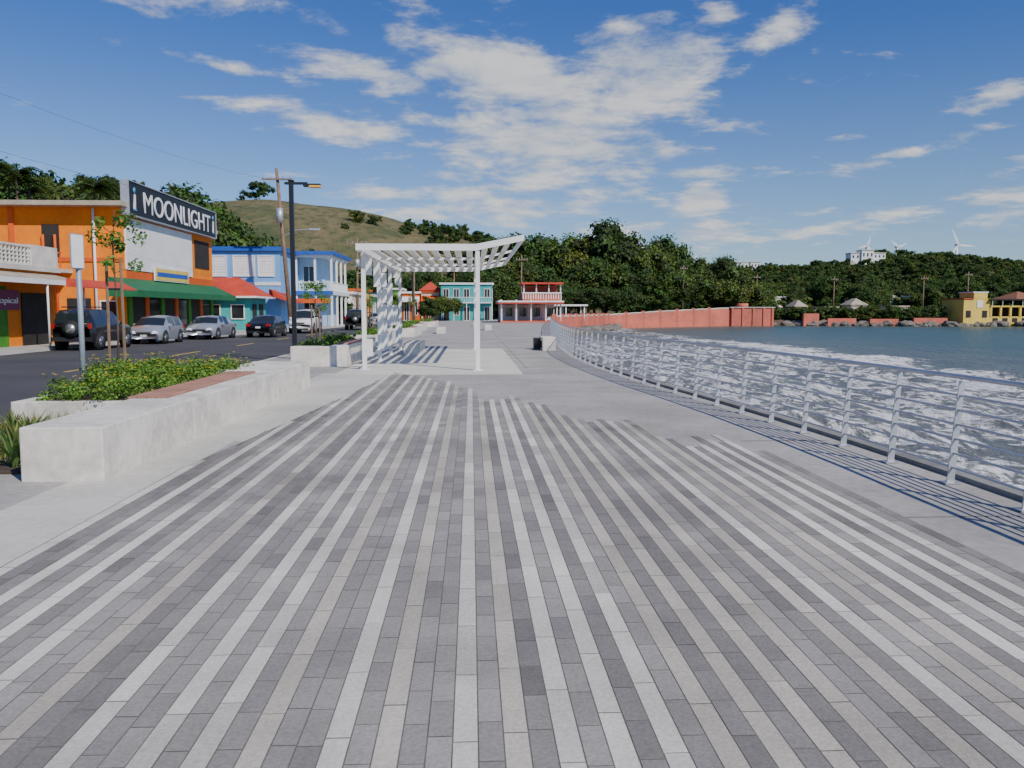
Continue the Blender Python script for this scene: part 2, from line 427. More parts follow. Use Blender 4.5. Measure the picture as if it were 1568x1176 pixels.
# ------------------------------------------------------------------ railing
def resample(path, step):
    out=[Vector((*path[0],0))]; pts=[Vector((*p,0)) for p in path]; rem=step
    for a,b in zip(pts,pts[1:]):
        L=(b-a).length; t=rem
        while t<=L: out.append(a+(b-a)*t/L); t+=step
        rem=t-L
    return out
def railing(path, name='metal_railing', step=1.12, ph=0):
    g=O(name,(path[0][0],path[0][1],0))
    P=resample(path,step)
    def off(z): return .07*z
    nrm=[]
    for i,p in enumerate(P):
        d=(P[min(i+1,len(P)-1)]-P[max(i-1,0)]).normalized(); nrm.append((d,Vector((d.y,-d.x,0))))
    for p,(d,nv) in zip(P,nrm):
        b=[];t=[]
        for z,wd,lst in ((0.,.038,b),(1.0,.026,t)):
            for sx,sy in ((-1,-1),(1,-1),(1,1),(-1,1)):
                lst.append(p+nv*(off(z)+sx*wd)+d*sy*.007+Vector((0,0,z)))
        g.hexa('posts',steel,b,t)
        b=[];t=[]
        for z,lst in ((.004,b),(.016,t)):
            for sx,sy in ((-1,-1),(1,-1),(1,1),(-1,1)): lst.append(p+nv*sx*.08+d*sy*.06+Vector((0,0,z)))
        g.hexa('base_plates',steel,b,t)
    for z in (.16,.30,.44,.58,.72,.86):
        g.tube('rails',steel,[p+nv*(off(z)-.0)+Vector((0,0,z)) for p,(d,nv) in zip(P,nrm)],.0125,8)
    g.tube('top_rail',steel,[p+nv*off(1.04)+Vector((0,0,1.04)) for p,(d,nv) in zip(P,nrm)],.025,12)
    g.done()
railing([(x,y) for x,y in RAIL])
g=O('seawall_edge_curb')
for (a,b),(c,d_) in zip(EDGE,EDGE[1:]):
    g.hexa('c',conc_dark,[(a-.14,b,-.4),(a+.02,b,-.4),(c+.02,d_,-.4),(c-.14,d_,-.4)],[(a-.14,b,.05),(a+.02,b,.05),(c+.02,d_,.05),(c-.14,d_,.05)])
g.done()

# ------------------------------------------------------------------ concrete bench and planter
g=O('concrete_bench',(-4,8.3,0))
g.box('near_block',conc_wall,-4.42,8.3,-.02,-3.62,11.0,.54)
g.box('seat_base',conc_wall,-3.98,11.0,-.02,-3.62,15.7,.537)
g.box('back_base',conc_wall,-4.5,11.0,-.02,-3.985,15.7,.47)
for i in range(4):
    g.box('wood_seat',wood_seat,-4.48+i*.125,11.03,.47,-4.37+i*.125,15.66,.56)
g.box('far_block',conc_wall,-4.85,15.7,-.02,-3.625,18.9,.545)
g.done(.018)
g=O('planter',(-5.6,14,0))
g.box('near_wall',conc_wall,-6.8,12.6,-.02,-4.6,12.75,.33); g.box('left_wall',conc_wall,-6.8,12.75,-.02,-6.65,18.4,.33)
g.box('far_wall',conc_wall,-6.8,18.4,-.02,-4.86,18.55,.33); g.box('soil',soil,-6.65,12.75,-.02,-4.51,18.4,.27)
g.done(.012)
g=O('planting_bed'); g.box('s',soil,-6.88,8.7,-.05,-4.44,12.58,.03); g.done()

def leaf_quads(centers, rads, n, size, cols_fn, rng, squash=1., shell=.55, up=.25, asp=.55):
    V=[];F=[];C=[]
    for c,r in zip(centers,rads):
        c=Vector(c); cc=cols_fn(rng)
        for _ in range(n):
            d=Vector((rng.gauss(0,1),rng.gauss(0,1),rng.gauss(0,1))).normalized()
            p=c+Vector((d.x,d.y,d.z*squash))*r*rng.uniform(shell,1.08)
            nrm=(d+Vector((rng.uniform(-.8,.8),rng.uniform(-.8,.8),rng.uniform(-.6,.8)+up))).normalized()
            a=nrm.orthogonal().normalized(); a=Matrix.Rotation(rng.uniform(0,6.28),3,nrm)@a; b=nrm.cross(a)
            s=size*rng.uniform(.6,1.35); o=len(V)
            V+=[p-a*s,p-b*s*asp+nrm*s*.15,p+a*s,p+b*s*asp+nrm*s*.15]; F.append((o,o+1,o+2,o+3))
            k=rng.uniform(.7,1.3); C.append((cc[0]*k*rng.uniform(.85,1.2),cc[1]*k,cc[2]*k))
    return V,F,C
def green(rng):
    k=rng.uniform(.6,1.55); return (.070*k*rng.uniform(.7,1.3),.112*k,.026*k)
def lgreen(rng):
    k=rng.uniform(.7,1.4); return (.13*k,.23*k,.035*k)

rs=random.Random(3); C=[];RR=[]
for _ in range(170):
    x=rs.uniform(-6.6,-4.5); y=rs.uniform(12.5,18.)
    hgt=.48+.22*noise.noise(Vector((x*.9,y*.9,1)))+ (.10 if 14<y<17.4 else 0)
    C.append((x,y,hgt+rs.uniform(-.16,.10))); RR.append(rs.uniform(.13,.24))
V,F,Cc=leaf_quads(C,RR,80,.030,lgreen,rs,.8,.3,.4)
for _ in range(260):
    i=rs.randrange(len(C)); c=Vector(C[i])+Vector((rs.uniform(-.15,.15),rs.uniform(-.15,.15),RR[i]*.9)); s=.022; o=len(V)
    V+=[c+Vector((-s,-s,0)),c+Vector((s,-s,.01)),c+Vector((s,s,.0)),c+Vector((-s,s,.01))]; F.append((o,o+1,o+2,o+3)); Cc.append((.75,.52,.03))
link('flowering_shrubs',attr_mesh('flowering_shrubs',V,F,Cc,[leaf]))
def agave(name,loc,h,n,seed,col=(.15,.23,.08)):
    r=random.Random(seed); V=[];F=[];Cc=[]
    for i in range(n):
        a=r.uniform(0,6.28); lean=r.uniform(.15,.9); L=h*r.uniform(.7,1.1); wd=h*.055; o=len(V)
        d=Vector((math.cos(a),math.sin(a),0)); s=Vector((-d.y,d.x,0))
        for k in range(5):
            t=k/4; c=d*L*lean*t**1.4+Vector((0,0,L*(t-.35*lean*t*t))); ww=wd*(1-t)**.6*(.6+.6*t if t<.5 else 1)
            V+=[c-s*ww,c+s*ww]
        for k in range(4): F.append((o+2*k,o+2*k+1,o+2*k+3,o+2*k+2)); kk=r.uniform(.7,1.3); Cc.append(tuple(v*kk for v in col) if k<3 else (.25*kk,.22*kk,.08))
    return link(name,attr_mesh(name,V,F,Cc,[leaf]),loc)
for i,(x,y,h) in enumerate([(-4.82,8.95,.62),(-5.1,9.6,.55),(-5.6,9.1,.6),(-4.75,10.3,.4),(-5.5,10.6,.5),(-6.2,10.2,.5),(-5.2,11.6,.4),(-6.3,11.7,.35)]):
    agave('agave_plant',(x,y,.02),h,26,i)
V=[];F=[];Cc=[]
for _ in range(2600):
    x=rs.uniform(-6.85,-4.6);y=rs.uniform(9.0,12.55); a=rs.uniform(0,6.28); h=rs.uniform(.05,.24); o=len(V)
    V+=[(x,y,.03),(x+.015*math.cos(a),y+.015*math.sin(a),.03),(x+.07*math.sin(a),y+.07*math.cos(a),.03+h)]; F.append((o,o+1,o+2)); k=rs.uniform(.6,1.3); Cc.append((.16*k,.19*k,.05*k))
link('verge_grass',attr_mesh('verge_grass',V,F,Cc,[leaf]))

def young_tree(x,y,h,seed,z0=.2):
    r=random.Random(seed); g=O('young_tree',(x,y,z0))
    g.tube('trunk',bark,[(x,y,z0),(x+.03,y,z0+h*.4),(x-.02,y+.02,z0+h*.8),(x+.05,y,z0+h)],.025,8,.010)
    cs=[];
    for i in range(12):
        a=r.uniform(0,6.28); zz=z0+h*r.uniform(.68,1.0); L=r.uniform(.12,.45)
        e=(x+L*math.cos(a),y+L*math.sin(a),zz+r.uniform(-.1,.15)); g.tube('twigs',bark,[(x,y,zz-.15),e],.009,5,.004); cs.append(e)
    g.done()
    V,F,Cc=leaf_quads(cs,[r.uniform(.10,.19) for _ in cs],48,.045,lgreen,r)
    V=[Vector(v)-Vector((x,y,z0)) for v in V]
    link('leaves',attr_mesh('leaves',V,F,Cc,[leaf]),(0,0,0),g.root)
    s=O('tree_stake',(x,y,z0))
    for dx in (-.16,.14):
        s.tube('stakes',wood,[(x+dx,y,0),(x+dx*.9,y,z0+h*.72)],.030,6)
    s.box('ties',blackmetal,x-.16,y-.012,z0+h*.55,x+.14,y+.012,z0+h*.55+.035)
    s.done()
young_tree(-7.0+.12,16.6,3.4,1)
young_tree(-5.6,30.5,2.6,2,0); young_tree(-5.4,45,2.8,3,0); young_tree(-5.6,60,3,4,0); young_tree(-5.4,76,3.2,9,0)

g=O('traffic_sign',(-6.55,14.4,0))
g.tube('post',postgrey,[(-6.55,14.4,-.02),(-6.55,14.4,2.85)],.045,10)
g.box('sign_panel',postgrey,-6.70,14.30,2.36,-6.68+.28,14.315,2.94,rot=rad(74),c=(-6.55,14.33,0))
g.box('sign_panel',white,-6.69,14.285,2.38,-6.69+.26,14.298,2.92,rot=rad(74),c=(-6.55,14.33,0))
g.done()

# ------------------------------------------------------------------ pergola
g=O('pergola',(-1.4,24,0))
XL,XV,XR=-3.02,.18,1.42; Y0,Y1=23.3,36.
for x,ys_ in ((XL,(23.8,27.7,31.5,35.8)),(XV,(23.3,35.6))):
    for y in ys_:
        g.box('posts',white,x-.058,y-.058,0,x+.058,y+.058,3.30)
        g.box('base_plates',white,x-.13,y-.13,.004,x+.13,y+.13,.025)
g.box('beams',white,XL-.14,Y0+.055,3.305,XL-.0,Y1,3.47); g.box('beams',white,XV-.05,Y0+.055,3.305,XV+.05,Y1,3.46)
for y in (Y0,Y1):
    g.box('beams',white,XL-.14,y,3.32,XV-.051,y+.05,3.50)
    g.hexa('beams',white,[(XV-.05,y,3.32),(XR,y,3.59),(XR,y+.05,3.59),(XV-.05,y+.05,3.32)],[(XV-.05,y,3.50),(XR,y,3.75),(XR,y+.05,3.75),(XV-.05,y+.05,3.50)])
for y in (27.7,31.5):
    g.box('beams',white,XL,y,3.32,XV-.051,y+.06,3.40)
    g.hexa('beams',white,[(XV+.051,y,3.33),(XR,y,3.60),(XR,y+.06,3.60),(XV+.051,y+.06,3.33)],[(XV+.051,y,3.40),(XR,y,3.67),(XR,y+.06,3.67),(XV+.051,y+.06,3.40)])
g.hexa('beams',white,[(XR,Y0,3.59),(XR+.05,Y0,3.60),(XR+.05,Y1+.05,3.60),(XR,Y1+.05,3.59)],[(XR,Y0,3.75),(XR+.05,Y0,3.76),(XR+.05,Y1+.05,3.76),(XR,Y1+.05,3.75)])
x=XL+.12
while x<XV-.25:
    g.box('roof_slats',white,x,Y0+.055,3.405,x+.19,Y1-.005,3.44); x+=.345
x=XV+.14
while x<XR-.15:
    z=3.405+(x-XV)*.215
    g.hexa('roof_slats',white,[(x,Y0+.055,z),(x+.17,Y0+.055,z+.036),(x+.17,Y1-.005,z+.036),(x,Y1-.005,z)],[(x,Y0+.055,z+.035),(x+.17,Y0+.055,z+.071),(x+.17,Y1-.005,z+.071),(x,Y1-.005,z+.035)]); x+=.33
r=random.Random(2)
y=24.4
while y<35.6:
    z=.35
    while z<3.0:
        hgt=r.choice([.5,.75,1.0])
        if r.random()<.5: g.box('side_screen',white,XL-.03,y,z,XL+.16,y+.03,min(z+hgt,3.25))
        z+=hgt+.03
    y+=1.05
for z in (.35,3.2): g.box('side_screen',white,XL-.02,Y0+.57,z-.02,XL+.02,Y1-.3,z+.02)
g.box('bench_seat',conc_wall,-2.5,31.,.0,-1.9,34.5,.45)
g.done()

def bench_planter(x0,y0,x1,y1,h,seed,shr=True):
    g=O('concrete_bench',(x0,y0,0)); g.box('front',conc_wall,x1-.5,y0,-.01,x1,y1,h); g.box('end',conc_wall,x0,y0,-.01,x1-.505,y0+.5,h-.02)
    g.box('wood_seat',wood_seat,x1-.46,y0+1.2,h-.02,x1-.04,y0+ (y1-y0)*.6,h+.04); g.done(.015)
    if shr:
        r=random.Random(seed); C=[];RR=[]
        for _ in range(40): C.append((r.uniform(x0+.2,x1-.7),r.uniform(y0+.8,y1),r.uniform(.35,.7))); RR.append(r.uniform(.2,.35))
        V,F,Cc=leaf_quads(C,RR,45,.06,lgreen,r,.8,.3,.4)
        link('planter_shrub',attr_mesh('planter_shrub',V,F,Cc,[leaf]))
bench_planter(-5.4,25.2,-3.75,33,.62,1)
bench_planter(-5.6,39,-4.0,47,.55,2); bench_planter(-5.4,53,-3.6,61,.55,3); bench_planter(-5.6,68,-4,76,.55,4); bench_planter(-5.4,84,-3.6,92,.55,5)
for (x,y) in ((3.0,34.5),):
    g=O('concrete_block_seat',(x,y,0)); g.box('block',conc_wall,x-.05,y,.0,x+.5,y+1.9,.56); g.box('dark_front',blackmetal,x-.055,y+.3,.08,x-.045,y+1.6,.40); g.box('bin',blackmetal,x-.33,y+1.2,0,x-.06,y+1.7,.5); g.done(.015)  # flat dark panel laid on the block's face, no hollow behind it
for (x,y) in ((1.1,70),(.2,88),(-2.5,60)):
    g=O('concrete_block_seat',(x,y,0)); g.box('block',conc_wall,x,y,0,x+.6,y+2.6,.45); g.box('plinth',conc_dark,x+.06,y+.06,-.01,x+.54,y+2.54,.02); g.done(.015)

# ------------------------------------------------------------------ lamps and poles
lampglow,ntg,bb=setup('lamp_led'); bb.inputs['Base Color'].default_value=(.85,.45,.06,1); bb.inputs['Roughness'].default_value=.4
def street_lamp(x,y,h,arm=1.,s=1):
    g=O('street_lamp',(x,y,0))
    g.box('base',blackmetal,x-.16,y-.16,0,x+.16,y+.16,.03)
    g.box('pole',blackmetal,x-.075,y-.06,.03,x+.075,y+.06,h)
    g.box('arm',blackmetal,x-.22,y-.05,h-.10,x+arm*.55,y+.05,h-.02)
    g.box('head',blackmetal,x+arm*.42,y-.13,h-.17,x+arm,y+.13,h-.08)
    g.box('lens',lampglow,x+arm*.62,y-.14,h-.20,x+arm*1.0+.01,y+.14,h-.135)
    g.box('cap',blackmetal,x-.1,y-.08,h,x+.1,y+.08,h+.05)
    g.done(.008)
street_lamp(-6.12,29.3,6.05)
for y,h in ((58,6.05),(88,6.05)): street_lamp(-6.1,y,h)
def utility_pole(x,y,h,lean=-.6,lamp=True,r=.16,trans=True,cross=1.3):
    g=O('utility_pole',(x,y,0))
    g.tube('pole',wood,[(x,y,-.2),(x+lean,y,h)],r,10,r*.62)
    t=.93; cx=x+lean*t
    if cross:
        g.box('crossarm',wood,cx-cross,y-.3,h*t-.07,cx+cross,y-.18,h*t+.07)
        for dx in (-.9,-.4,.4,.9): g.tube('insulators',steel,[(cx+dx*cross,y-.24,h*t+.07),(cx+dx*cross,y-.24,h*t+.3)],.045,6)
    if trans:
        g.tube('transformer',steel,[(x+lean*.75+.05,y-.5,h*.66),(x+lean*.75+.05,y-.5,h*.75)],.30,12)
    if lamp:
        zz=h*.58
        g.tube('lamp_arm',steel,[(x+lean*.58,y,zz),(x+lean*.58+1.2,y-.2,zz+.55),(x+lean*.58+2.6,y-.4,zz+.6)],.045,6)
        g.box('lamp_head',steel,x+lean*.58+2.4,y-.55,zz+.52,x+lean*.58+3.3,y-.25,zz+.68)
    g.done()
utility_pole(-15.9,75,14.0,-1.0,True,.21)
utility_pole(-14.,104,10.5,.1,True)
utility_pole(7.6,128,10,.1,False,.14,False,.9)
for x,y,h in ((44,173,11),(63,183,9.5),(97,176,9),(108,178,10),(-8.3,122,9),(-3,145,9),(80,182,9)):
    utility_pole(x,y,h,.1,False,.16,False,.8)
g=O('power_lines')
def wire(a,b,sag):
    a,b=Vector(a),Vector(b)
    g.tube('w',blackmetal,[a.lerp(b,t/14)+Vector((0,0,-sag*4*(t/14)*(1-t/14))) for t in range(15)],.006,4)
for dx,dz in ((-1.1,0),(0,-2.8)):
    wire((-16.8+dx,75,13.1+dz),(-21+dx,10,11.5+dz),1.2)
    wire((-16.8+dx,75,13.1+dz),(-13.9+dx*.8,104,9.9+dz*.7),.6)
g.done()

# ------------------------------------------------------------------ vehicles
def car(name,x,y,heading,paint,kind='sedan'):
    if kind=='sedan':
        L,Wd=4.5,.88; belt=.92
        st=[(0,.30,.62,0),(.10,.22,.78,0),(.55,.2,1.00,0),(.95,.2,1.03,0),(1.5,.2,1.36,1),(1.62,.2,1.40,0),(2.35,.2,1.45,1),(2.43,.2,1.45,0),(3.0,.2,1.40,1),(3.12,.2,1.35,0),(3.60,.2,.98,0),(4.0,.2,.90,0),(4.32,.22,.78,0),(4.5,.30,.58,0)]
    elif kind=='hatch':
        L,Wd=4.0,.85; belt=.95
        st=[(0,.30,.75,0),(.06,.22,1.02,0),(.50,.2,1.40,0),(.62,.2,1.46,0),(1.5,.2,1.50,1),(1.58,.2,1.50,0),(2.45,.2,1.42,1),(2.55,.2,1.38,0),(3.2,.2,.98,0),(3.6,.2,.88,0),(3.88,.22,.74,0),(4.0,.30,.55,0)]
    else:
        L,Wd=4.6,.93; belt=1.12
        st=[(0,.42,1.05,0),(.05,.38,1.20,0),(.22,.36,1.76,0),(.38,.36,1.82,0),(1.3,.36,1.86,1),(1.40,.36,1.86,0),(2.3,.36,1.83,1),(2.4,.36,1.82,0),(2.72,.36,1.74,0),(3.22,.36,1.16,0),(4.1,.36,1.08,0),(4.5,.38,.95,0),(4.6,.45,.70,0)]
    g=O(name,(x,y,0))
    g.T=Matrix.Translation((x,y,-.12))@Matrix.Rotation(heading,4,'Z')@Matrix.Translation((0,-L/2,0))
    rings=[];n=9
    for (yy,zb,zt,_) in st:
        e=min(1,yy/.35,(L-yy)/.5); e=max(0,e); wf=Wd*(.86+.14*math.sqrt(e))
        cab=zt>belt+.12
        bz=belt if cab else zt-.07; tw=wf-(zt-belt)*.42 if cab else wf*.93
        half=[(wf*.93,zb),(wf,zb+(bz-zb)*.38),(wf*.985,bz),(tw,zt-.02 if cab else zt)]
        ring=[(-a,b) for a,b in half]+[(0,zt+.035)]+[(a,b) for a,b in reversed(half)]
        rings.append([(a,yy,b) for a,b in ring])
    vs=[v for r_ in rings for v in r_]
    F={'p':[],'g':[]}
    for i in range(len(st)-1):
        a_,b_=st[i],st[i+1]; dz=b_[2]-a_[2]; dy=b_[0]-a_[0]
        steep=abs(dz)/dy>.55 and max(a_[2],b_[2])>belt+.2
        for k in range(n-1):
            f=(i*n+k,i*n+k+1,(i+1)*n+k+1,(i+1)*n+k); gl=False
            if k in (3,4) and steep: gl=True
            cabin=min(a_[2],b_[2])>belt+.2 and dy>.2
            if k in (2,5) and (cabin): gl=True
            F['g' if gl else 'p'].append(f)
    F['p'].append(tuple(range(n))); F['p'].append(tuple((len(st)-1)*n+k for k in range(n-1,-1,-1)))
    g.poly('body',paint,vs,F['p'],True)
    g.poly('windows',glass,vs,F['g'],False)
    wr=.32 if kind!='suv' else .38
    for wy in (.82,L-.88):
        for sx in (-1,1):
            g.tube('wheel_arches',rubber,[(sx*(Wd-.22),wy,wr+.03),(sx*(Wd+.006),wy,wr+.03)],wr+.075,20)
            g.tube('wheels',rubber,[(sx*(Wd-.2),wy,wr),(sx*(Wd+.03),wy,wr)],wr,20)
            g.tube('wheels',alloy,[(sx*(Wd-.0),wy,wr),(sx*(Wd+.038),wy,wr)],wr*.64,16)
            g.tube('wheels',rubber,[(sx*(Wd-.0),wy,wr),(sx*(Wd+.043),wy,wr)],wr*.16,8)
            for q in range(5):
                t=q*1.257+.6; c=Vector((sx*(Wd+.041),wy+math.cos(t)*wr*.40,wr+math.sin(t)*wr*.40))
                g.tube('wheels',rubber,[c-Vector((.005,0,0)),c+Vector((.005,0,0))],wr*.13,6)
    hz=.66 if kind!='suv' else .88
    for sx in (-1,1):
        g.hexa('headlamps',headl,[(sx*.44,L-.3,hz-.10),(sx*(Wd-.06),L-.55,hz-.06),(sx*(Wd-.10),L-.03,hz-.06),(sx*.44,L+.012,hz-.10)],[(sx*.46,L-.4,hz+.05),(sx*(Wd-.06),L-.62,hz+.10),(sx*(Wd-.12),L-.16,hz+.09),(sx*.46,L-.06,hz+.04)])
        if kind=='suv': g.box('tail_lamps',redlens,sx*.80-.07,-.03,.98,sx*.80+.07,.08,1.22)
        else: g.box('tail_lamps',redlens,sx*.66-.14,-.015,.74 if kind=='sedan' else .8,sx*.66+.14,.16,.90 if kind=='sedan' else 1.0)
        g.box('mirrors',paint,sx*(Wd+.08)-.09,L*.64,belt+.0,sx*(Wd+.08)+.09,L*.64+.12,belt+.14)
    g.box('grille',rubber,-.36,L-.12,hz-.12,.36,L+.006,hz-.02); g.box('bumper_intake',rubber,-.6,L-.1,.28,.6,L-.015,.40)
    g.box('plates',plate,-.16,L,.40,.16,L+.015,.5)
    g.box('plates',plate,-.16,-.02,.62,.16,-.005,.74)
    if kind=='suv':
        g.tube('spare_wheel',rubber,[(.05,.02,.98),(.05,-.22,.98)],.37,22); g.tube('spare_wheel',alloy,[(.05,-.1,.98),(.05,-.235,.98)],.22,16)
        g.box('rear_bumper',rubber,-.86,-.12,.42,.86,.05,.60)
        for sx in (-.62,.62): g.tube('roof_rack',blackmetal,[(sx,.5,1.94),(sx,2.4,1.93)],.025,6)
        for yy in (.6,1.2,1.8,2.3): g.tube('roof_rack',blackmetal,[(-.62,yy,1.95),(.62,yy,1.95)],.02,6)
        g.box('rear_glass',glass,-.66,.03,1.24,.66,.20,1.66)
    g.done()
    return g.root
car('parked_suv',-17.72,40.3,0,p_navy,'suv')
car('parked_hatchback_car',-17.25,46.9,math.pi,p_silver,'hatch')
car('parked_sedan_car',-16.45,54.0,math.pi-.05,p_silver,'sedan')
car('parked_sedan_car',-13.9,57.8,-.03,p_black,'sedan')
car('parked_suv',-13.2,67.5,math.pi,p_white,'suv')
car('parked_suv',-10.6,79,0,p_navy,'suv')
car('parked_hatchback_car',-11.2,100,0,p_silver,'hatch')

# ------------------------------------------------------------------ buildings
def text(body,loc,width,height,mat,parent,rotz=rad(90)):
    c=bpy.data.curves.new(body,'FONT'); c.body=body; c.extrude=.02; c.materials.append(mat)
    o=bpy.data.objects.new('lettering',c); scene.collection.objects.link(o)
    bpy.context.view_layer.update(); dx,dy=o.dimensions.x,o.dimensions.y
    o.rotation_euler=(rad(90),0,rotz); o.scale=(width/dx,height/dy,1)
    o.location=Vector(loc)-parent.location; o.parent=parent
    return o
g=O('green_shop',(-25,37,0))
g.box('walls',orange,-34,28,0,-21,43.5,3.55)
g.box('wall_panel',green_w,-21.0,28,.02,-20.96,39.,2.75)
g.box('roof',conc_light,-34.2,27.8,3.55,-20.75,43.7,3.78)
for z in (3.78,4.63): g.box('parapet',conc_wall,-20.98,28,z,-20.82,41.0,z+.10)
y=28.
while y<41:
    g.box('parapet',conc_wall,-20.96,y,3.88,-20.84,y+.06,4.63); y+=.32
for z in (4.02,4.2,4.38): g.box('parapet',conc_wall,-20.95,28,z,-20.85,41,z+.06)
g.box('parapet',shutter,-21.3,28,3.8,-21.2,41,4.55)  # dark sheet added behind the bars, standing in for shade in the holes
g.box('parapet',conc_wall,-21.2,41.0,3.78,-20.8,43.5,4.78)
g.box('parapet',conc_wall,-34,43.3,3.78,-21.2,43.5,4.70)
g.hexa('awning',eave_m,[(-21,28,3.38),(-19.3,28,2.98),(-19.3,43.3,2.98),(-21,43.3,3.38)],[(-21,28,3.46),(-19.3,28,3.06),(-19.3,43.3,3.06),(-21,43.3,3.46)])
g.box('awning_trim',white,-19.31,28,2.86,-19.27,43.3,3.08)
g.hexa('awning_trim',red_roof,[(-19.26,41,2.8),(-18.5,41,2.75),(-18.5,47.5,2.75),(-19.26,47.5,2.8)],[(-19.26,41,3.2),(-18.5,41,2.8),(-18.5,47.5,2.8),(-19.26,47.5,3.2)])
for y in (31,35.2,39.4,43): g.tube('awning_posts',white,[(-19.35,y,0),(-19.35,y,2.9)],.05,8)
g.box('sign',purple,-20.95,37.4,1.7,-20.88,39.9,2.6); g.box('sign',orange2,-20.95,33,1.9,-20.88,36.6,2.9)
g.box('door',shutter,-20.99,40.2,.02,-20.93,42.8,2.5)
r_=g.done(); text('tropical',(-20.86,37.7,2.0),2.0,.35,text_w,r_)

g=O('orange_building',(-28,60,0))
g.box('walls',orange,-42,52,0,-21,69.5,7.85)
g.box('roof',eave_m,-43,51.0,7.85,-20.6,70,8.12)
g.box('string_course',orange2,-42,51.93,4.6,-21.0,51.997,4.85)
for x in (-25.6,-24.9,-22.6): g.tube('drain_pipes',orange2 if x<-24 else white,[(x,51.85,0),(x,51.85,6.2 if x<-24 else 7.8)],.08,8)
g.box('balcony_slab',conc_light,-26.4,50.6,3.9,-24.0,51.99,4.1)
for k in range(10): g.box('balcony_rail',orange2,-26.35+k*.25,50.65,4.1,-26.30+k*.25,50.7,5.0)
g.box('balcony_rail',orange2,-26.4,50.62,5.0,-24.,50.72,5.08)
g.box('upper_door',shutter,-25.7,51.96,4.86,-24.7,51.995,6.8)
for x in (-40,-36.5,-31.5,-27.6): g.box('pilasters',orange2,x,51.9,4.85,x+.3,51.99,7.84)
g.win('y',52,-35,-33,5.2,6.8,white,glass,2,-1); g.win('y',52,-30.5,-28.5,5.2,6.8,white,glass,2,-1)
g.box('door',shutter,-24.4,51.95,.02,-23.,51.99,2.4)
g.win('y',52,-22.4,-21.5,1.0,2.2,white,glass,1,-1)
g.box('white_wall_panel',white,-21.0,52.3,4.15,-20.88,64.3,7.3)
g.box('facade_band',orange2,-21.0,52.3,3.4,-20.93,69.4,4.1)
g.box('windows',shutter,-21,65.2,4.9,-20.95,68.6,7.0)
for i in range(6): g.box('windows',glass if i%2 else shutter,-21,53.0+i*2.7,.03,-20.94,55.0+i*2.7,2.6)
for i in range(7): g.box('pilasters',orange2 if i%2 else green_w,-21,52.3+i*2.7,.02,-20.86,52.85+i*2.7,3.3)
g.hexa('awning',green_aw,[(-20.9,49.5,3.55),(-19.3,49.5,2.75),(-19.3,69.8,2.75),(-20.9,69.8,3.55)],[(-20.9,49.5,3.62),(-19.3,49.5,2.83),(-19.3,69.8,2.83),(-20.9,69.8,3.62)])
g.box('awning_valance',green_aw,-19.30,49.5,2.45,-19.25,69.8,2.84)
g.poly('awning',green_aw,[(-20.9,49.49,3.6),(-19.3,49.49,2.8),(-19.3,49.49,2.46),(-20.9,49.49,2.46)],[(0,1,2,3)])
g.box('banner',white,-20.80,56.3,3.62,-20.70,62.8,4.5); g.box('banner',yellow_w,-20.69,56.4,3.68,-20.68,62.7,4.44); g.box('banner',blue_d,-20.68,56.6,3.9,-20.67,62.5,4.2)
g.box('sign_board',black_s,-20.95,52,7.45,-20.55,69.2,9.45)
for z in (7.40,9.44): g.box('sign_frame',steel,-20.98,51.95,z,-20.48,69.25,z+.06)
for y in (51.93,69.2): g.box('sign_frame',steel,-20.98,y,7.46,-20.48,y+.06,9.44)
g.box('sign_supports',steel,-22,55,8.1,-20.95,55.1,9.2); g.box('sign_supports',steel,-22,66,8.1,-20.95,66.1,9.2)
for yc in (52.9,68.5):
    g.tube('logo',logo_b,[(-20.54,yc,8.95),(-20.50,yc,8.95)],.2,12)
    g.hexa('logo',text_w,[(-20.53,yc-.24,7.85),(-20.50,yc-.24,7.85),(-20.50,yc+.10,7.85),(-20.53,yc+.10,7.85)],[(-20.53,yc-.06,8.75),(-20.50,yc-.06,8.75),(-20.50,yc+.16,8.70),(-20.53,yc+.16,8.70)])
    g.box('logo',logo_b,-20.52,yc-.3,7.75,-20.495,yc+.25,7.84)
r_=g.done(); text('MOONLIGHT',(-20.53,54.2,7.78),13.4,1.3,text_w,r_)

g=O('red_roof_house',(-21,74,0))
g.box('walls',teal_w,-24.5,71.5,0,-18.6,77,2.9)
g.poly('roof',red_roof,[(-25.2,70.8,2.85),(-17.9,70.8,2.85),(-17.9,77.6,2.85),(-25.2,77.6,2.85),(-23,73.8,4.5),(-20,73.8,4.5)],[(0,1,5,4),(1,2,5),(2,3,4,5),(3,0,4)])
g.box('fascia',white,-25.2,70.75,2.7,-17.9,70.82,2.86); g.box('fascia',white,-17.93,70.82,2.7,-17.86,77.6,2.86)
for y in (72.3,74.6): g.box('doors',shutter,-18.6,y,.02,-18.55,y+1.3,2.2)
g.box('sign',white,-24.3,71.4,1.0,-22.5,71.49,2.2)
for x in (-21.6,-19.6): g.win('y',71.5,x-.5,x+.5,1,2.1,white,glass,1,-1)
g.hexa('awning',red_roof,[(-18.4,77.5,3.0),(-16.4,77.5,2.4),(-16.4,82,2.4),(-18.4,82,3.0)],[(-18.4,77.5,3.6),(-16.4,77.5,2.5),(-16.4,82,2.5),(-18.4,82,3.6)])
g.done()

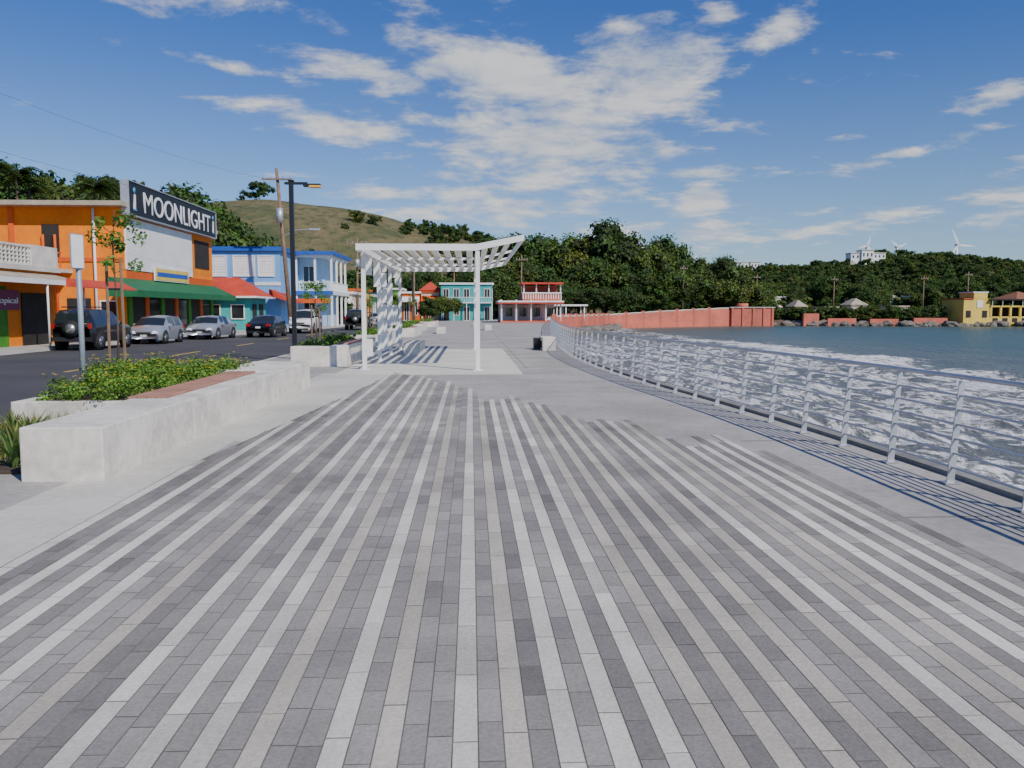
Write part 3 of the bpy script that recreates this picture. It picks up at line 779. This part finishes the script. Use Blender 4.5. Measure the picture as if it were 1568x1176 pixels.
g=O('blue_building',(-22,84,0))
g.box('walls',blue_w,-30,80,0,-17.9,92,7.2)
g.box('roof',blue_d,-30.3,79.7,7.2,-17.6,92.3,7.6)
g.box('floor_band',white,-30.1,79.93,4.0,-17.88,79.998,4.3)
for a,b in ((-24.9,-22.9),(-22.2,-20.3),(-19.9,-18.5)): g.win('y',80,a,b,4.9,6.7,white,white,2,-1,7)
for a,b in ((-24.5,-23),(-21,-19.5)): g.win('y',80,a,b,1.2,2.8,white,glass,2,-1)
g.box('billboard',blue_d,-26.6,78.9,4.6,-23.9,79.0,6.6); g.box('billboard',black_s,-26.5,78.87,4.7,-24.0,78.9,6.5); g.box('billboard',logo_b,-25.4,78.85,5.3,-24.6,78.87,6.1); g.box('billboard_posts',steel,-25.4,79,2.9,-25.2,79.1,4.6)
g.done()

g=O('balcony_building',(-17,92,0))
g.box('walls',blue_l,-20,88.5,0,-15.6,98,7.3)
g.box('roof',blue_d,-20.3,86.2,7.3,-13.9,98.3,7.65)
g.box('roof',white,-20.1,86.4,7.1,-14.1,98.,7.3)
g.box('balcony',blue_l,-20,86.6,3.3,-14.2,98,3.6)
g.box('balcony',blue_d,-20,86.5,3.25,-14.1,86.6,3.65); g.box('balcony',white,-14.2,86.6,3.25,-14.1,98,3.65)
for x in (-19.8,-17.9,-16.,-14.35):
    g.box('columns',white,x,86.65,0,x+.2,86.85,7.1); 
for y in (90,93,96): g.box('columns',white,-14.35,y,0,-14.15,y+.2,7.1)
for k in range(30): g.box('balustrade',white,-19.8+k*.19,86.68,3.6,-19.76+k*.19,86.72,4.5)
g.box('balustrade',white,-19.8,86.66,4.5,-14.2,86.74,4.58); g.box('balustrade',white,-14.3,86.7,4.5,-14.2,98,4.58)
for k in range(40): g.box('balustrade',white,-14.27,87+k*.27,3.6,-14.23,87.04+k*.27,4.5)
for a,b in ((-19.4,-18.2),(-17.4,-16.3)): g.win('y',88.5,a,b,4.0,6.2,white,glass,2,-1); g.win('y',88.5,a,b,.8,2.6,white,shutter,2,-1)
g.box('shop_awning',yellow_w,-20,85.2,2.7,-14.2,86.5,2.85); g.box('shop_awning',orange2,-20,85.15,2.4,-14.2,85.2,2.85)
g.done()

def shop(name,x0,y0,x1,y1,h,wall,trim,storeys=1,roof=None,nw=3):
    g=O(name,((x0+x1)/2,(y0+y1)/2,0))
    g.box('walls',wall,x0,y0,-.3,x1,y1,h)
    g.box('roof',trim,x0-.25,y0-.25,h,x1+.25,y1+.25,h+.3)
    if roof:
        mx=(x0+x1)/2; g.poly('roof',roof,[(x0-.4,y0-.4,h+.3),(x1+.4,y0-.4,h+.3),(x1+.4,y1+.4,h+.3),(x0-.4,y1+.4,h+.3),(mx,y0+1.5,h+1.8),(mx,y1-1.5,h+1.8)],[(0,1,4),(1,2,5,4),(2,3,5),(3,0,4,5)])
    fh=h/storeys; wx=(x1-x0)/nw
    for s_ in range(storeys):
        for i in range(nw):
            a=x0+wx*(i+.25); z0=s_*fh+(.9 if s_ or i%2 else .05)
            g.win('y',y0,a,a+wx*.5,z0,s_*fh+fh*.75,trim,glass if i%2 else shutter,2,-1)
        ny=max(2,int((y1-y0)/3)); wy=(y1-y0)/ny
        for i in range(ny):
            a=y0+wy*(i+.25); g.win('x',x1,a,a+wy*.5,s_*fh+.9,s_*fh+fh*.75,trim,glass,2,1)
    if storeys>1: g.box('balcony',trim,x0,y0-1.2,fh-.1,x1,y0,fh+.05); [g.box('balcony',trim,x0+(x1-x0-.12)*k/4,y0-1.18,0,x0+(x1-x0-.12)*k/4+.12,y0-1.06,fh-.1) for k in range(5)]; g.box('balcony',trim,x0,y0-1.2,fh+.8,x1,y0-1.14,fh+.88); [g.box('balcony',trim,x0+(x1-x0)*k/24,y0-1.19,fh+.05,x0+(x1-x0)*k/24+.05,y0-1.15,fh+.8) for k in range(25)]
    else: g.hexa('awning',trim,[(x0,y0-1.4,h*.68),(x1,y0-1.4,h*.68),(x1,y0-.01,h*.85),(x0,y0-.01,h*.85)],[(x0,y0-1.4,h*.71),(x1,y0-1.4,h*.71),(x1,y0-.01,h*.88),(x0,y0-.01,h*.88)])
    g.done()
shop('cream_shop',-19,101,-14.2,110,3.6,cream,white)
shop('orange_shop',-20,111,-14.,118,4.2,yellow_w,orange2)
shop('teal_shop',-19,119,-14,124.5,3.6,teal_w,white)
shop('white_house',-22,140,-15,150,4.2,white,blue_d,1,None,3)
shop('green_house',-14.5,138,-11.4,146,5.0,green_w,white,1,None,3)
shop('pink_house',-11.2,137,-8.4,146,4.4,orange2,white,1,None,2)
shop('yellow_house',-8.2,138,-5.2,146,4.6,cream,orange2,1,red_roof,2)
shop('two_storey_corner_building',-4.9,136,3.4,148,5.8,teal_w,white,2,None,5)
g=O('red_white_pavilion',(8,118,0))
g.box('floor',red_w,3.9,113,-.1,12.3,124,.25)
for x in (4,6,8,10,12): 
    for y in (113.2,118,123.5): g.box('columns',white,x,y,.25,x+.18,y+.18,3.1)
g.box('canopy',red_roof,3.6,112.6,2.55,12.5,124,2.75); g.box('canopy',white,3.6,112.55,2.75,12.5,124.,2.95)
g.box('upper_floor',red_w,7.0,114,2.95,12.3,123,4.0); 
for k in range(16): g.box('upper_balustrade',white,7.0+k*.345,113.9,3.2,7.1+k*.345,113.98,3.95)
g.box('upper_balustrade',white,6.95,113.85,3.95,12.35,114,4.1)
for x in (7.1,8.8,10.5,12.1): g.box('upper_columns',white,x,114.1,4.1,x+.14,114.24,5.2)
g.box('upper_walls',red_w,7.6,117,4.1,12.,122,5.0)
g.box('upper_roof',red_roof,6.8,113.6,5.2,12.5,123,5.45)
g.box('back_wall',white,4.5,121,.25,12.,121.2,2.5)
for a in (5,7,9,11): g.box('back_windows',glass,a,120.9,.8,a+.9,120.99,2.0)
g.done()
g=O('white_canopy',(16,128,0))
g.box('roof',white,11.5,126,2.3,17.6,131,2.55)
for x in (11.8,14.3,17.1):
    for y in (126.3,130.5): g.tube('posts',white,[(x,y,-.1),(x,y,2.3)],.09,8)
g.done()

# red sea wall
g=O('red_seawall',(24,149,0))
WP=[(10.95,110.4,1.0),(24.4,149.5,1.0),(36,159.,1.6),(48,167.5,2.1),(54,171.5,2.3)]
for (a,b,z0),(c,d_,z1) in zip(WP,WP[1:]):
    L=math.hypot(c-a,d_-b); ux,uy=(c-a)/L,(d_-b)/L; k=max(1,int(L/4.2))
    for i in range(k):
        t0,t1=i/k,(i+1)/k
        p0=(a+(c-a)*t0,b+(d_-b)*t0); p1=(a+(c-a)*t1,b+(d_-b)*t1); za=z0+(z1-z0)*t0; zb=z0+(z1-z0)*t1
        q=.18
        g.hexa('wall',red_w,[(p0[0]+uy*q,p0[1]-ux*q,-2),(p1[0]+uy*q,p1[1]-ux*q,-2),(p1[0]-uy*q,p1[1]+ux*q,-2),(p0[0]-uy*q,p0[1]+ux*q,-2)],
               [(p0[0]+uy*q,p0[1]-ux*q,za-.25),(p1[0]+uy*q,p1[1]-ux*q,zb-.25),(p1[0]-uy*q,p1[1]+ux*q,zb-.25),(p0[0]-uy*q,p0[1]+ux*q,za-.25)])
        g.box('pillars',red_w,p0[0]-.3,p0[1]-.3,-2,p0[0]+.3,p0[1]+.3,za+.18)
        g.tube('coping',conc_light,[(p0[0],p0[1],za-.2),((p0[0]+p1[0])/2,(p0[1]+p1[1])/2,(za+zb)/2-.12),(p1[0],p1[1],zb-.2)],.13,6)
g.box('end_block',red_w,53.5,170.5,-2,62.5,175,2.2); g.box('end_block_cap',conc_light,53.3,170.3,2.2,62.7,175.2,2.35)
for x in (53.6,55.8,58,60.2,62.): g.box('end_block',red_w,x,170.3,-2,x+.35,170.49,2.19)
g.box('low_wall',red_w,69.5,172.2,-2,72.8,173,1.0)
for a,b,y,h in ((74,80,170.6,.0),(82,88,168.6,-.1),(90,97,166.3,.1)): g.box('low_wall',red_w,a,y,-2,b,y+.5,h)
g.tube('tank',red_w,[(57,174,2.2),(57,174,3.1)],1.2,14)
g.done()
def rocks(name,pts,seed,s0,s1,mat):
    r=random.Random(seed); g=O(name,(pts[0][0],pts[0][1],0)); 
    for (x,y,z) in pts:
        s=r.uniform(s0,s1); bm=bmesh.new(); bmesh.ops.create_icosphere(bm,subdivisions=2,radius=s)
        q=Vector((r.uniform(0,9),r.uniform(0,9),r.uniform(0,9)))
        vs=[Vector((v.co.x*1.2,v.co.y,v.co.z*.7))*(1+.5*noise.noise(v.co/s*1.3+q))+Vector((x,y,z)) for v in bm.verts]
        fs=[[v.index for v in f.verts] for f in bm.faces]; g.poly('rocks',mat,vs,fs); bm.free()
    g.done()
rock_m=M('shore_rock',(.17,.15,.125),.9,.4,.5,3,.4)
pts=[]
BL=[(62,177),(76,170.5),(90,166),(112,163),(150,159)]
rr=random.Random(8)
for _ in range(230):
    x=rr.uniform(62,150); y=interp(x,BL)+rr.uniform(-.5,3.5); pts.append((x,y,SEA+rr.uniform(-.1,.5)))
for _ in range(60):
    t=rr.random(); pts.append((10.8+13.4*t+rr.uniform(.6,2),111+38*t-.5,SEA+.1))
rocks('shore_rocks',pts,3,.4,1.2,rock_m)

g=O('yellow_waterfront_restaurant',(112,168,0))
g.box('tower',yellow_w,99.5,165,-2,105,173,4.0); g.box('tower_gable',yellow_w,101.5,164.95,4.0,104.3,170,5.2)
g.box('trim',white,101.3,164.9,5.2,104.5,170.1,5.4); g.box('trim',white,102.2,164.9,2.2,103.4,165,3.6)
g.box('trim',red_roof,99.3,164.8,3.9,101.5,173,4.1)
g.box('base',yellow_w,105,165,-2.,122,174,.4)
for k in range(9): g.box('columns',yellow_w,105+k*2.05,164.9,.4,105.4+k*2.05,165.3,2.4)
g.box('deck',yellow_w,105,164.85,2.3,122,174,2.6); g.box('interior',shutter,105,169,.4,122,169.2,2.3)
g.box('canopy',shutter,104.6,164.3,3.7,116,173,3.95); 
for k in range(6): g.tube('canopy_posts',white,[(105.2+k*2.1,164.6,2.6),(105.2+k*2.1,164.6,3.7)],.07,6)
g.poly('roof',M('brown_roof',(.28,.12,.06),.8,.2),[(110,164.4,3.96),(116,164.4,3.96),(116,173,3.96),(110,173,3.96),(113,168.7,5.6)],[(0,1,4),(1,2,4),(2,3,4),(3,0,4)])
g.box('wall_windows',shutter,100,164.93,.2,101,165,1.6); g.box('wall_windows',shutter,103.4,164.93,.2,104.4,165,1.6)
for k in range(8): g.box('wall_windows',shutter,105.6+k*2.05,164.95,-.7,106.7+k*2.05,165.0,.1)
g.done()
pal=[cream,white,conc_light,blue_l,white,conc_light,cream]
for i,(x,y,wd,h) in enumerate([(79,184,3,2.2),(86,186,3.4,2.6),(93,181,3.5,2.4),(126,180,5,2.8),(73,186,2.6,2.2)]):
    shop('shore_house',x,y,x+wd,y+5,h,pal[i%7],eave_m,1,eave_m if i%3==1 else None,2)

# ------------------------------------------------------------------ hills
def grassy_h(x,y):
    prof=interp(x,[(-420,20),(-260,46),(-186,47),(-135,45),(-105,42.5),(-92,43.5),(-78,44),(-62,42.2),(-47,41),(-31,37.5),(-21,34),(2,29),(35,22),(60,8),(90,-6),(220,-8)])
    d=min(1.,max(0.,(y-198)/137.)); s=d*d*(3-2*d) if y<335 else math.exp(-((y-335)/260.)**2)
    return -3+(prof+3)*s+ (1.6*noise.noise(Vector((x*.03,y*.03,0)))+.5*noise.noise(Vector((x*.12,y*.12,5))))*s
def wooded_h(x,y):
    prof=interp(x,[(40,-2),(90,10),(137,19),(165,20),(190,22),(225,26),(250,22),(270,21),(300,15),(360,9),(460,4),(600,0)])
    s=math.exp(-((y-(430-.15*(x-137)))/110.)**2)
    return -3+(prof+3)*s+1.5*noise.noise(Vector((x*.04,y*.04,9)))*s
def hill(name,fn,x0,x1,y0,y1,st,mat):
    xs_=np.arange(x0,x1,st); ys_=np.arange(y0,y1,st); nx=len(xs_)
    vs=[(float(x),float(y),fn(float(x),float(y))) for y in ys_ for x in xs_]
    fs=[(j*nx+i,j*nx+i+1,(j+1)*nx+i+1,(j+1)*nx+i) for j in range(len(ys_)-1) for i in range(nx-1)]
    me=bpy.data.meshes.new(name); me.from_pydata(vs,[],fs); me.materials.append(mat); me.polygons.foreach_set('use_smooth',[True]*len(fs)); link(name,me)
hm,nt,b=setup('hillside_grass')
a1=noi(nt,.035,7,.65); a2=noi(nt,.35,6,.7)
c=mixc(nt,maprange(nt,a1,.34,.56),(.070,.088,.028),(.185,.150,.064))
c=mixc(nt,maprange(nt,a2,.46,.66),c,(.06,.075,.026)); nt.links.new(c,b.inputs['Base Color']); b.inputs['Roughness'].default_value=.95
bp=nd(nt,'ShaderNodeBump'); bp.inputs['Strength'].default_value=.8; bp.inputs['Distance'].default_value=2.; nt.links.new(a2,bp.inputs['Height']); nt.links.new(bp.outputs[0],b.inputs['Normal'])
hill('grassy_hill',grassy_h,-420,100,195,640,5,hm)
hm2=M('wooded_hillside',(.045,.065,.022),.95,.4,.05,.5,.5)
hill('wooded_hill',wooded_h,30,620,220,640,6,hm2)

# ------------------------------------------------------------------ trees
def tree_mesh(name,h,cr,ncl,nl,ls,seed,cb=.25,colf=green,trunk=True,core=True):
    r=random.Random(seed); zc=h*(cb+(1-cb)/2); rz=h*(1-cb)/2
    cs=[];rs_=[]
    for i in range(ncl):
        d=Vector((r.gauss(0,1),r.gauss(0,1),r.gauss(0,1)+.15)).normalized(); q=r.uniform(.25,.92)**.6
        lump=1+.28*noise.noise(d*1.3+Vector((seed*3.1,0,0)))
        cs.append(Vector((d.x*cr*q*lump,d.y*cr*q*lump,zc+d.z*rz*q*lump*.85))); rs_.append(cr*r.uniform(.22,.38))
    V,F,C=leaf_quads(cs,rs_,nl,ls,colf,r,.75,.45,.35,.6)
    mi=[0]*len(F)
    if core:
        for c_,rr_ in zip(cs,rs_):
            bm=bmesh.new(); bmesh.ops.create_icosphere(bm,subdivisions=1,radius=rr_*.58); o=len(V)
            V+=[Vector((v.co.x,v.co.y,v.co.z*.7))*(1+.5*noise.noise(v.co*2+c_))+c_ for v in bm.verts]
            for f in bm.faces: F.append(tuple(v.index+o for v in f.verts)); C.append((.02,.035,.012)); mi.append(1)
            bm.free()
    if trunk:
        t=O('tmp'); tr=h*.022+.05
        t.tube('t',bark,[(0,0,-1),(h*.02,0,h*.2),(-h*.015,h*.01,h*.45),(0,0,h*.62)],tr,8,tr*.45)
        for c_ in cs[::max(1,len(cs)//9)]: t.tube('t',bark,[(0,0,h*r.uniform(.2,.45)),c_*.5+Vector((0,0,h*.2)),c_],tr*.4,5,tr*.12)
        p=t.parts['t']; o=len(V); V+=p['v']; 
        for f in p['f']: F.append(tuple(i+o for i in f)); C.append((.1,.08,.05)); mi.append(2)
    return attr_mesh(name,V,F,C,[leaf,leaf_core,bark],mi)
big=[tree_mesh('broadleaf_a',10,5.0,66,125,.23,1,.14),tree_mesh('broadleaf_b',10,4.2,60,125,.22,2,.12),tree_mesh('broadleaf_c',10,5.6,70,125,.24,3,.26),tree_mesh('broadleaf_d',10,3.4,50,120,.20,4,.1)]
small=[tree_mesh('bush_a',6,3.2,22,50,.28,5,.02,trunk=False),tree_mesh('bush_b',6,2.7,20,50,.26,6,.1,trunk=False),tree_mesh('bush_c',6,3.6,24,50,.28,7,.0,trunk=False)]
def palm_mesh(h,seed):
    r=random.Random(seed); t=O('tmp'); t.tube('t',bark,[(0,0,-1),(.3,0,h*.5),(.1,.1,h)],.2,8,.12); p=t.parts['t']
    V=list(p['v']);F=[tuple(f) for f in p['f']];C=[(.1,.08,.05)]*len(F);mi=[1]*len(F)
    for i in range(18):
        a=r.uniform(0,6.28); L=r.uniform(2.4,3.4); el=r.uniform(-.1,1.1); d=Vector((math.cos(a),math.sin(a),0)); s=Vector((-d.y,d.x,0))
        for k in range(14):
            t_=k/13; c=Vector((.1,.1,h))+d*L*t_*math.cos(el*.6)+Vector((0,0,L*(math.sin(el)*t_-.75*t_*t_)))
            for sg in (-1,1):
                o=len(V); wl=.75*(1-abs(t_-.4))*.9; V+=[c,c+d*.16,c+d*.30+s*sg*wl+Vector((0,0,-.35*wl)),c+d*.16+s*sg*wl*.9+Vector((0,0,-.3*wl))]
                F.append((o,o+1,o+2,o+3)); kk=r.uniform(.7,1.4); C.append((.085*kk,.12*kk,.03*kk)); mi.append(0)
    return attr_mesh('palm',V,F,C,[leaf,bark],mi)
palms=[palm_mesh(8,1),palm_mesh(6.5,2)]
rt=random.Random(77)
HOUSES=[(.365,232),(.405,240),(.452,250),(.50,243),(.535,262),(.575,250),(.618,262),(.655,270),(.70,262),(.745,255)]
def put(parent,name,meshes,x,y,z,sc,sx=1.):
    for hs_,hy in HOUSES:   # keep a clearing in front of each hillside house
        if y>184 and hy-60<y<hy+3 and -.004<x/y-hs_<.026: return None
    m=rt.choice(meshes); return link(name,m,(x,y,z),parent,rt.uniform(0,6.28),(sc*sx*rt.uniform(.9,1.15),sc*sx*rt.uniform(.9,1.15),sc))
E=empty('distant_trees')
# tree belt: direction (x/y) -> height/distance
SIL=[(.012,.092),(.03,.100),(.055,.108),(.075,.100),(.086,.082),(.100,.082),(.122,.094),(.140,.088),(.162,.104),(.178,.092),(.190,.080),(.205,.082),(.225,.088),(.238,.082),(.255,.066),(.270,.064),(.285,.074),(.300,.070),(.315,.056),(.335,.05)]
x=.0
while x<.335:
    D=rt.uniform(188,205); hh=interp(x,SIL)*D+1.7+.2
    put(E,'tree',big,D*x,D,-.3,hh/10.*rt.uniform(.84,1.04),.8); x+=rt.uniform(.014,.022)
for D0,f,st in ((176,.62,.022),(166,.42,.026),(215,.82,.03)):
    x=.0 if D0>170 else .05
    while x<.345:
        D=D0+rt.uniform(-4,4)
        if D0<170 and x>.2: D+=8+ (x-.2)*60
        if D0<180 and x>.25: D+=8
        hh=interp(x,SIL)*D*f*rt.uniform(.75,1.15)+1.5
        put(E,'tree',big,D*x,D,-.3,hh/10.,1.05); x+=rt.uniform(.8,1.2)*st
for i in range(380):
    s_=rt.uniform(.33,.88); D=rt.uniform(190,240)
    put(E,'tree',small+big[:1],D*s_,D,-.5,rt.uniform(.6,1.1)*(.8 if D<200 else 1))
for i in range(300):   # scrub on the shore bank
    x=rt.uniform(64,160)
    if 97<x<123: continue
    put(E,'tree',small,x,interp(x,BL)+rt.uniform(3.5,14),-.6,rt.uniform(.28,.62))
for i in range(420):
    s_=rt.uniform(.28,.88); D=rt.uniform(235,330); put(E,'tree',small,D*s_,D,max(-1,wooded_h(D*s_,D))-.5,rt.uniform(.9,1.5))
E2=empty('hillside_woodland',(0,0,0))
for i in range(2000):
    x=rt.uniform(60,440); y=rt.uniform(300,470); z=wooded_h(x,y)
    put(E2,'tree',small,x,y,z-1.,rt.uniform(.7,1.3))
for x,y,s in ((198,425,1.4),(206,425,1.7),(213,424,1.6),(222,424,1.5),(155,430,1.2),(180,428,1.2),(262,420,1.25),(235,423,1.2)):
    put(E2,'tree',small,x,y,wooded_h(x,y),s)
E3=empty('hillside_trees',(0,0,0))
for i in range(420):
    x=rt.uniform(-330,60); y=rt.uniform(200,345)
    nzz=noise.noise(Vector((x*.02,y*.02,4)))
    z=grassy_h(x,y)
    bare = -120<x<-18 and y>225
    if bare and rt.random()<.80: continue
    if nzz<-.1 and rt.random()<.5: continue
    put(E3,'tree',small,x,y,z-.8,rt.uniform(.5,1.15) if not bare else rt.uniform(.2,.5))
for x,y,s in ((-108,318,1.3),(-101,322,.9),(-82,330,1.5),(-79,331,1.25),(-88,330,.5),(-133,320,1.6),(-140,318,1.7),(-122,316,1.4),(-40,300,.9),(-34,300,.8)):
    put(E3,'tree',small,x,y,grassy_h(x,y)-.5,s)
for i in range(90):
    x=rt.uniform(-24,40); y=rt.uniform(300,345); put(E3,'tree',small,x,y,grassy_h(x,y)-1,rt.uniform(.5,.8))
E4=empty('street_tree_mass',(0,0,0))
LS=[(-.64,.182),(-.56,.180),(-.5,.168),(-.44,.155),(-.40,.140),(-.345,.150),(-.32,.150),(-.30,.128),(-.267,.104),(-.24,.088),(-.22,.07)]
s_=-.64
while s_<-.22:
    y=rt.uniform(100,118); put(E4,'tree',big,y*s_,y,-.3,(y*interp(s_,LS)+1.7)/10*rt.uniform(.84,1.0),.75); s_+=rt.uniform(.005,.011)
s_=-.64
while s_<-.22:
    y=rt.uniform(120,140); put(E4,'tree',big,y*s_,y,-.3,(y*interp(s_,LS)*.9+1.7)/10*rt.uniform(.85,1.0),.8); s_+=rt.uniform(.016,.028)
for i in range(60):
    y=rt.uniform(152,182); s_=rt.uniform(-.24,.03); put(E4,'tree',big,y*s_,y,-.3,(y*rt.uniform(.025,.055)+1.7)/10.,1.)
for s_,y in ((-.155,100),(-.1,128),(-.118,128),(-.05,130),(-.03,132)):
    put(E4,'tree',big,y*s_,y,-.1,rt.uniform(.4,.55))
for s_,y,z in ((-.545,82,8.8),(-.53,86,8.2),(-.552,88,9.6),(-.522,84,8.6),(-.505,86,7.4),(-.51,88,6.6),(-.435,84,6.6),(-.425,90,7.2),(-.425,85,6.3),(-.415,88,6.0),(-.40,84,5.5)):
    e=link('palm_tree',palms[0 if z>6 else 1],(y*s_,y,z-2),None,rt.uniform(0,6)); 
    e.scale=(.9,.9,1.0); e.location.z=z-1.8 if z>8.1 else z-1
hill_b=lambda x,y: -1+ (6.5*math.exp(-((y-92)/14.)**2)*interp(x,[(-80,1),(-30,1),(-24,.6),(-20,0)]))
hill('backyard_bank',lambda x,y: hill_b(x,y)-.3,-90,-19,70,130,3,hm2)

for x,y,wd,h in ((188,415,7,4.5),(193,414,6,6.),(200,416,6,4),(134,425,6,5),(141,425,5,4),(285,405,8,5),(292,402,7,6),(246,330,8,4)):
    z=wooded_h(x,y)+3.5; g=O('hilltop_house',(x,y,z))
    g.box('walls',white,x,y-6,z-6,x+wd,y,z+h*.8); g.box('roof',conc_light,x-.3,y-6.3,z+h*.8,x+wd+.3,y+.3,z+h*.8+.4)
    for k in range(3): g.box('windows',glass,x+wd*(k+.3)/3,y-6.05,z+h*.3,x+wd*(k+.7)/3,y-5.98,z+h*.6)
    g.done()
for i,(hs_,hy) in enumerate(HOUSES):
    x=hs_*hy+.6; wd=[4.5,5.5,4,5][i%4]; h=[5.2,6.4,5.6,4.8,6][i%5]
    shop('hillside_house',x,hy,x+wd,hy+6,h,[cream,white,conc_light,blue_l,yellow_w,white][i%6],white,2,[None,red_roof,None,eave_m][i%4],2)
def turbine(x,y,zh,L,ph):
    g=O('wind_turbine',(x,y,0)); g.tube('tower',white,[(x,y,0),(x,y,zh)],1.9,10,1.1); g.box('nacelle',white,x-1.3,y-3,zh-1.2,x+1.3,y+3,zh+1.2)
    for k in range(3):
        a=ph+k*2.094; d=Vector((math.sin(a),0,math.cos(a))); s=Vector((d.z,0,-d.x)); c=Vector((x,y-3.3,zh))
        g.poly('blades',white,[c-s*.9,c+s*.9,c+d*L*.3+s*1.6,c+d*L,c+d*L*.3-s*1.,c-s*.9+Vector((0,.4,0)),c+s*.9+Vector((0,.4,0)),c+d*L*.3+s*1.4+Vector((0,.3,0))],[(0,1,2,3,4),(1,6,7,2)])
    g.done()
turbine(585,990,80,23,-.45); turbine(478,1000,79,13,.3); turbine(516,1000,78,13,1.2)
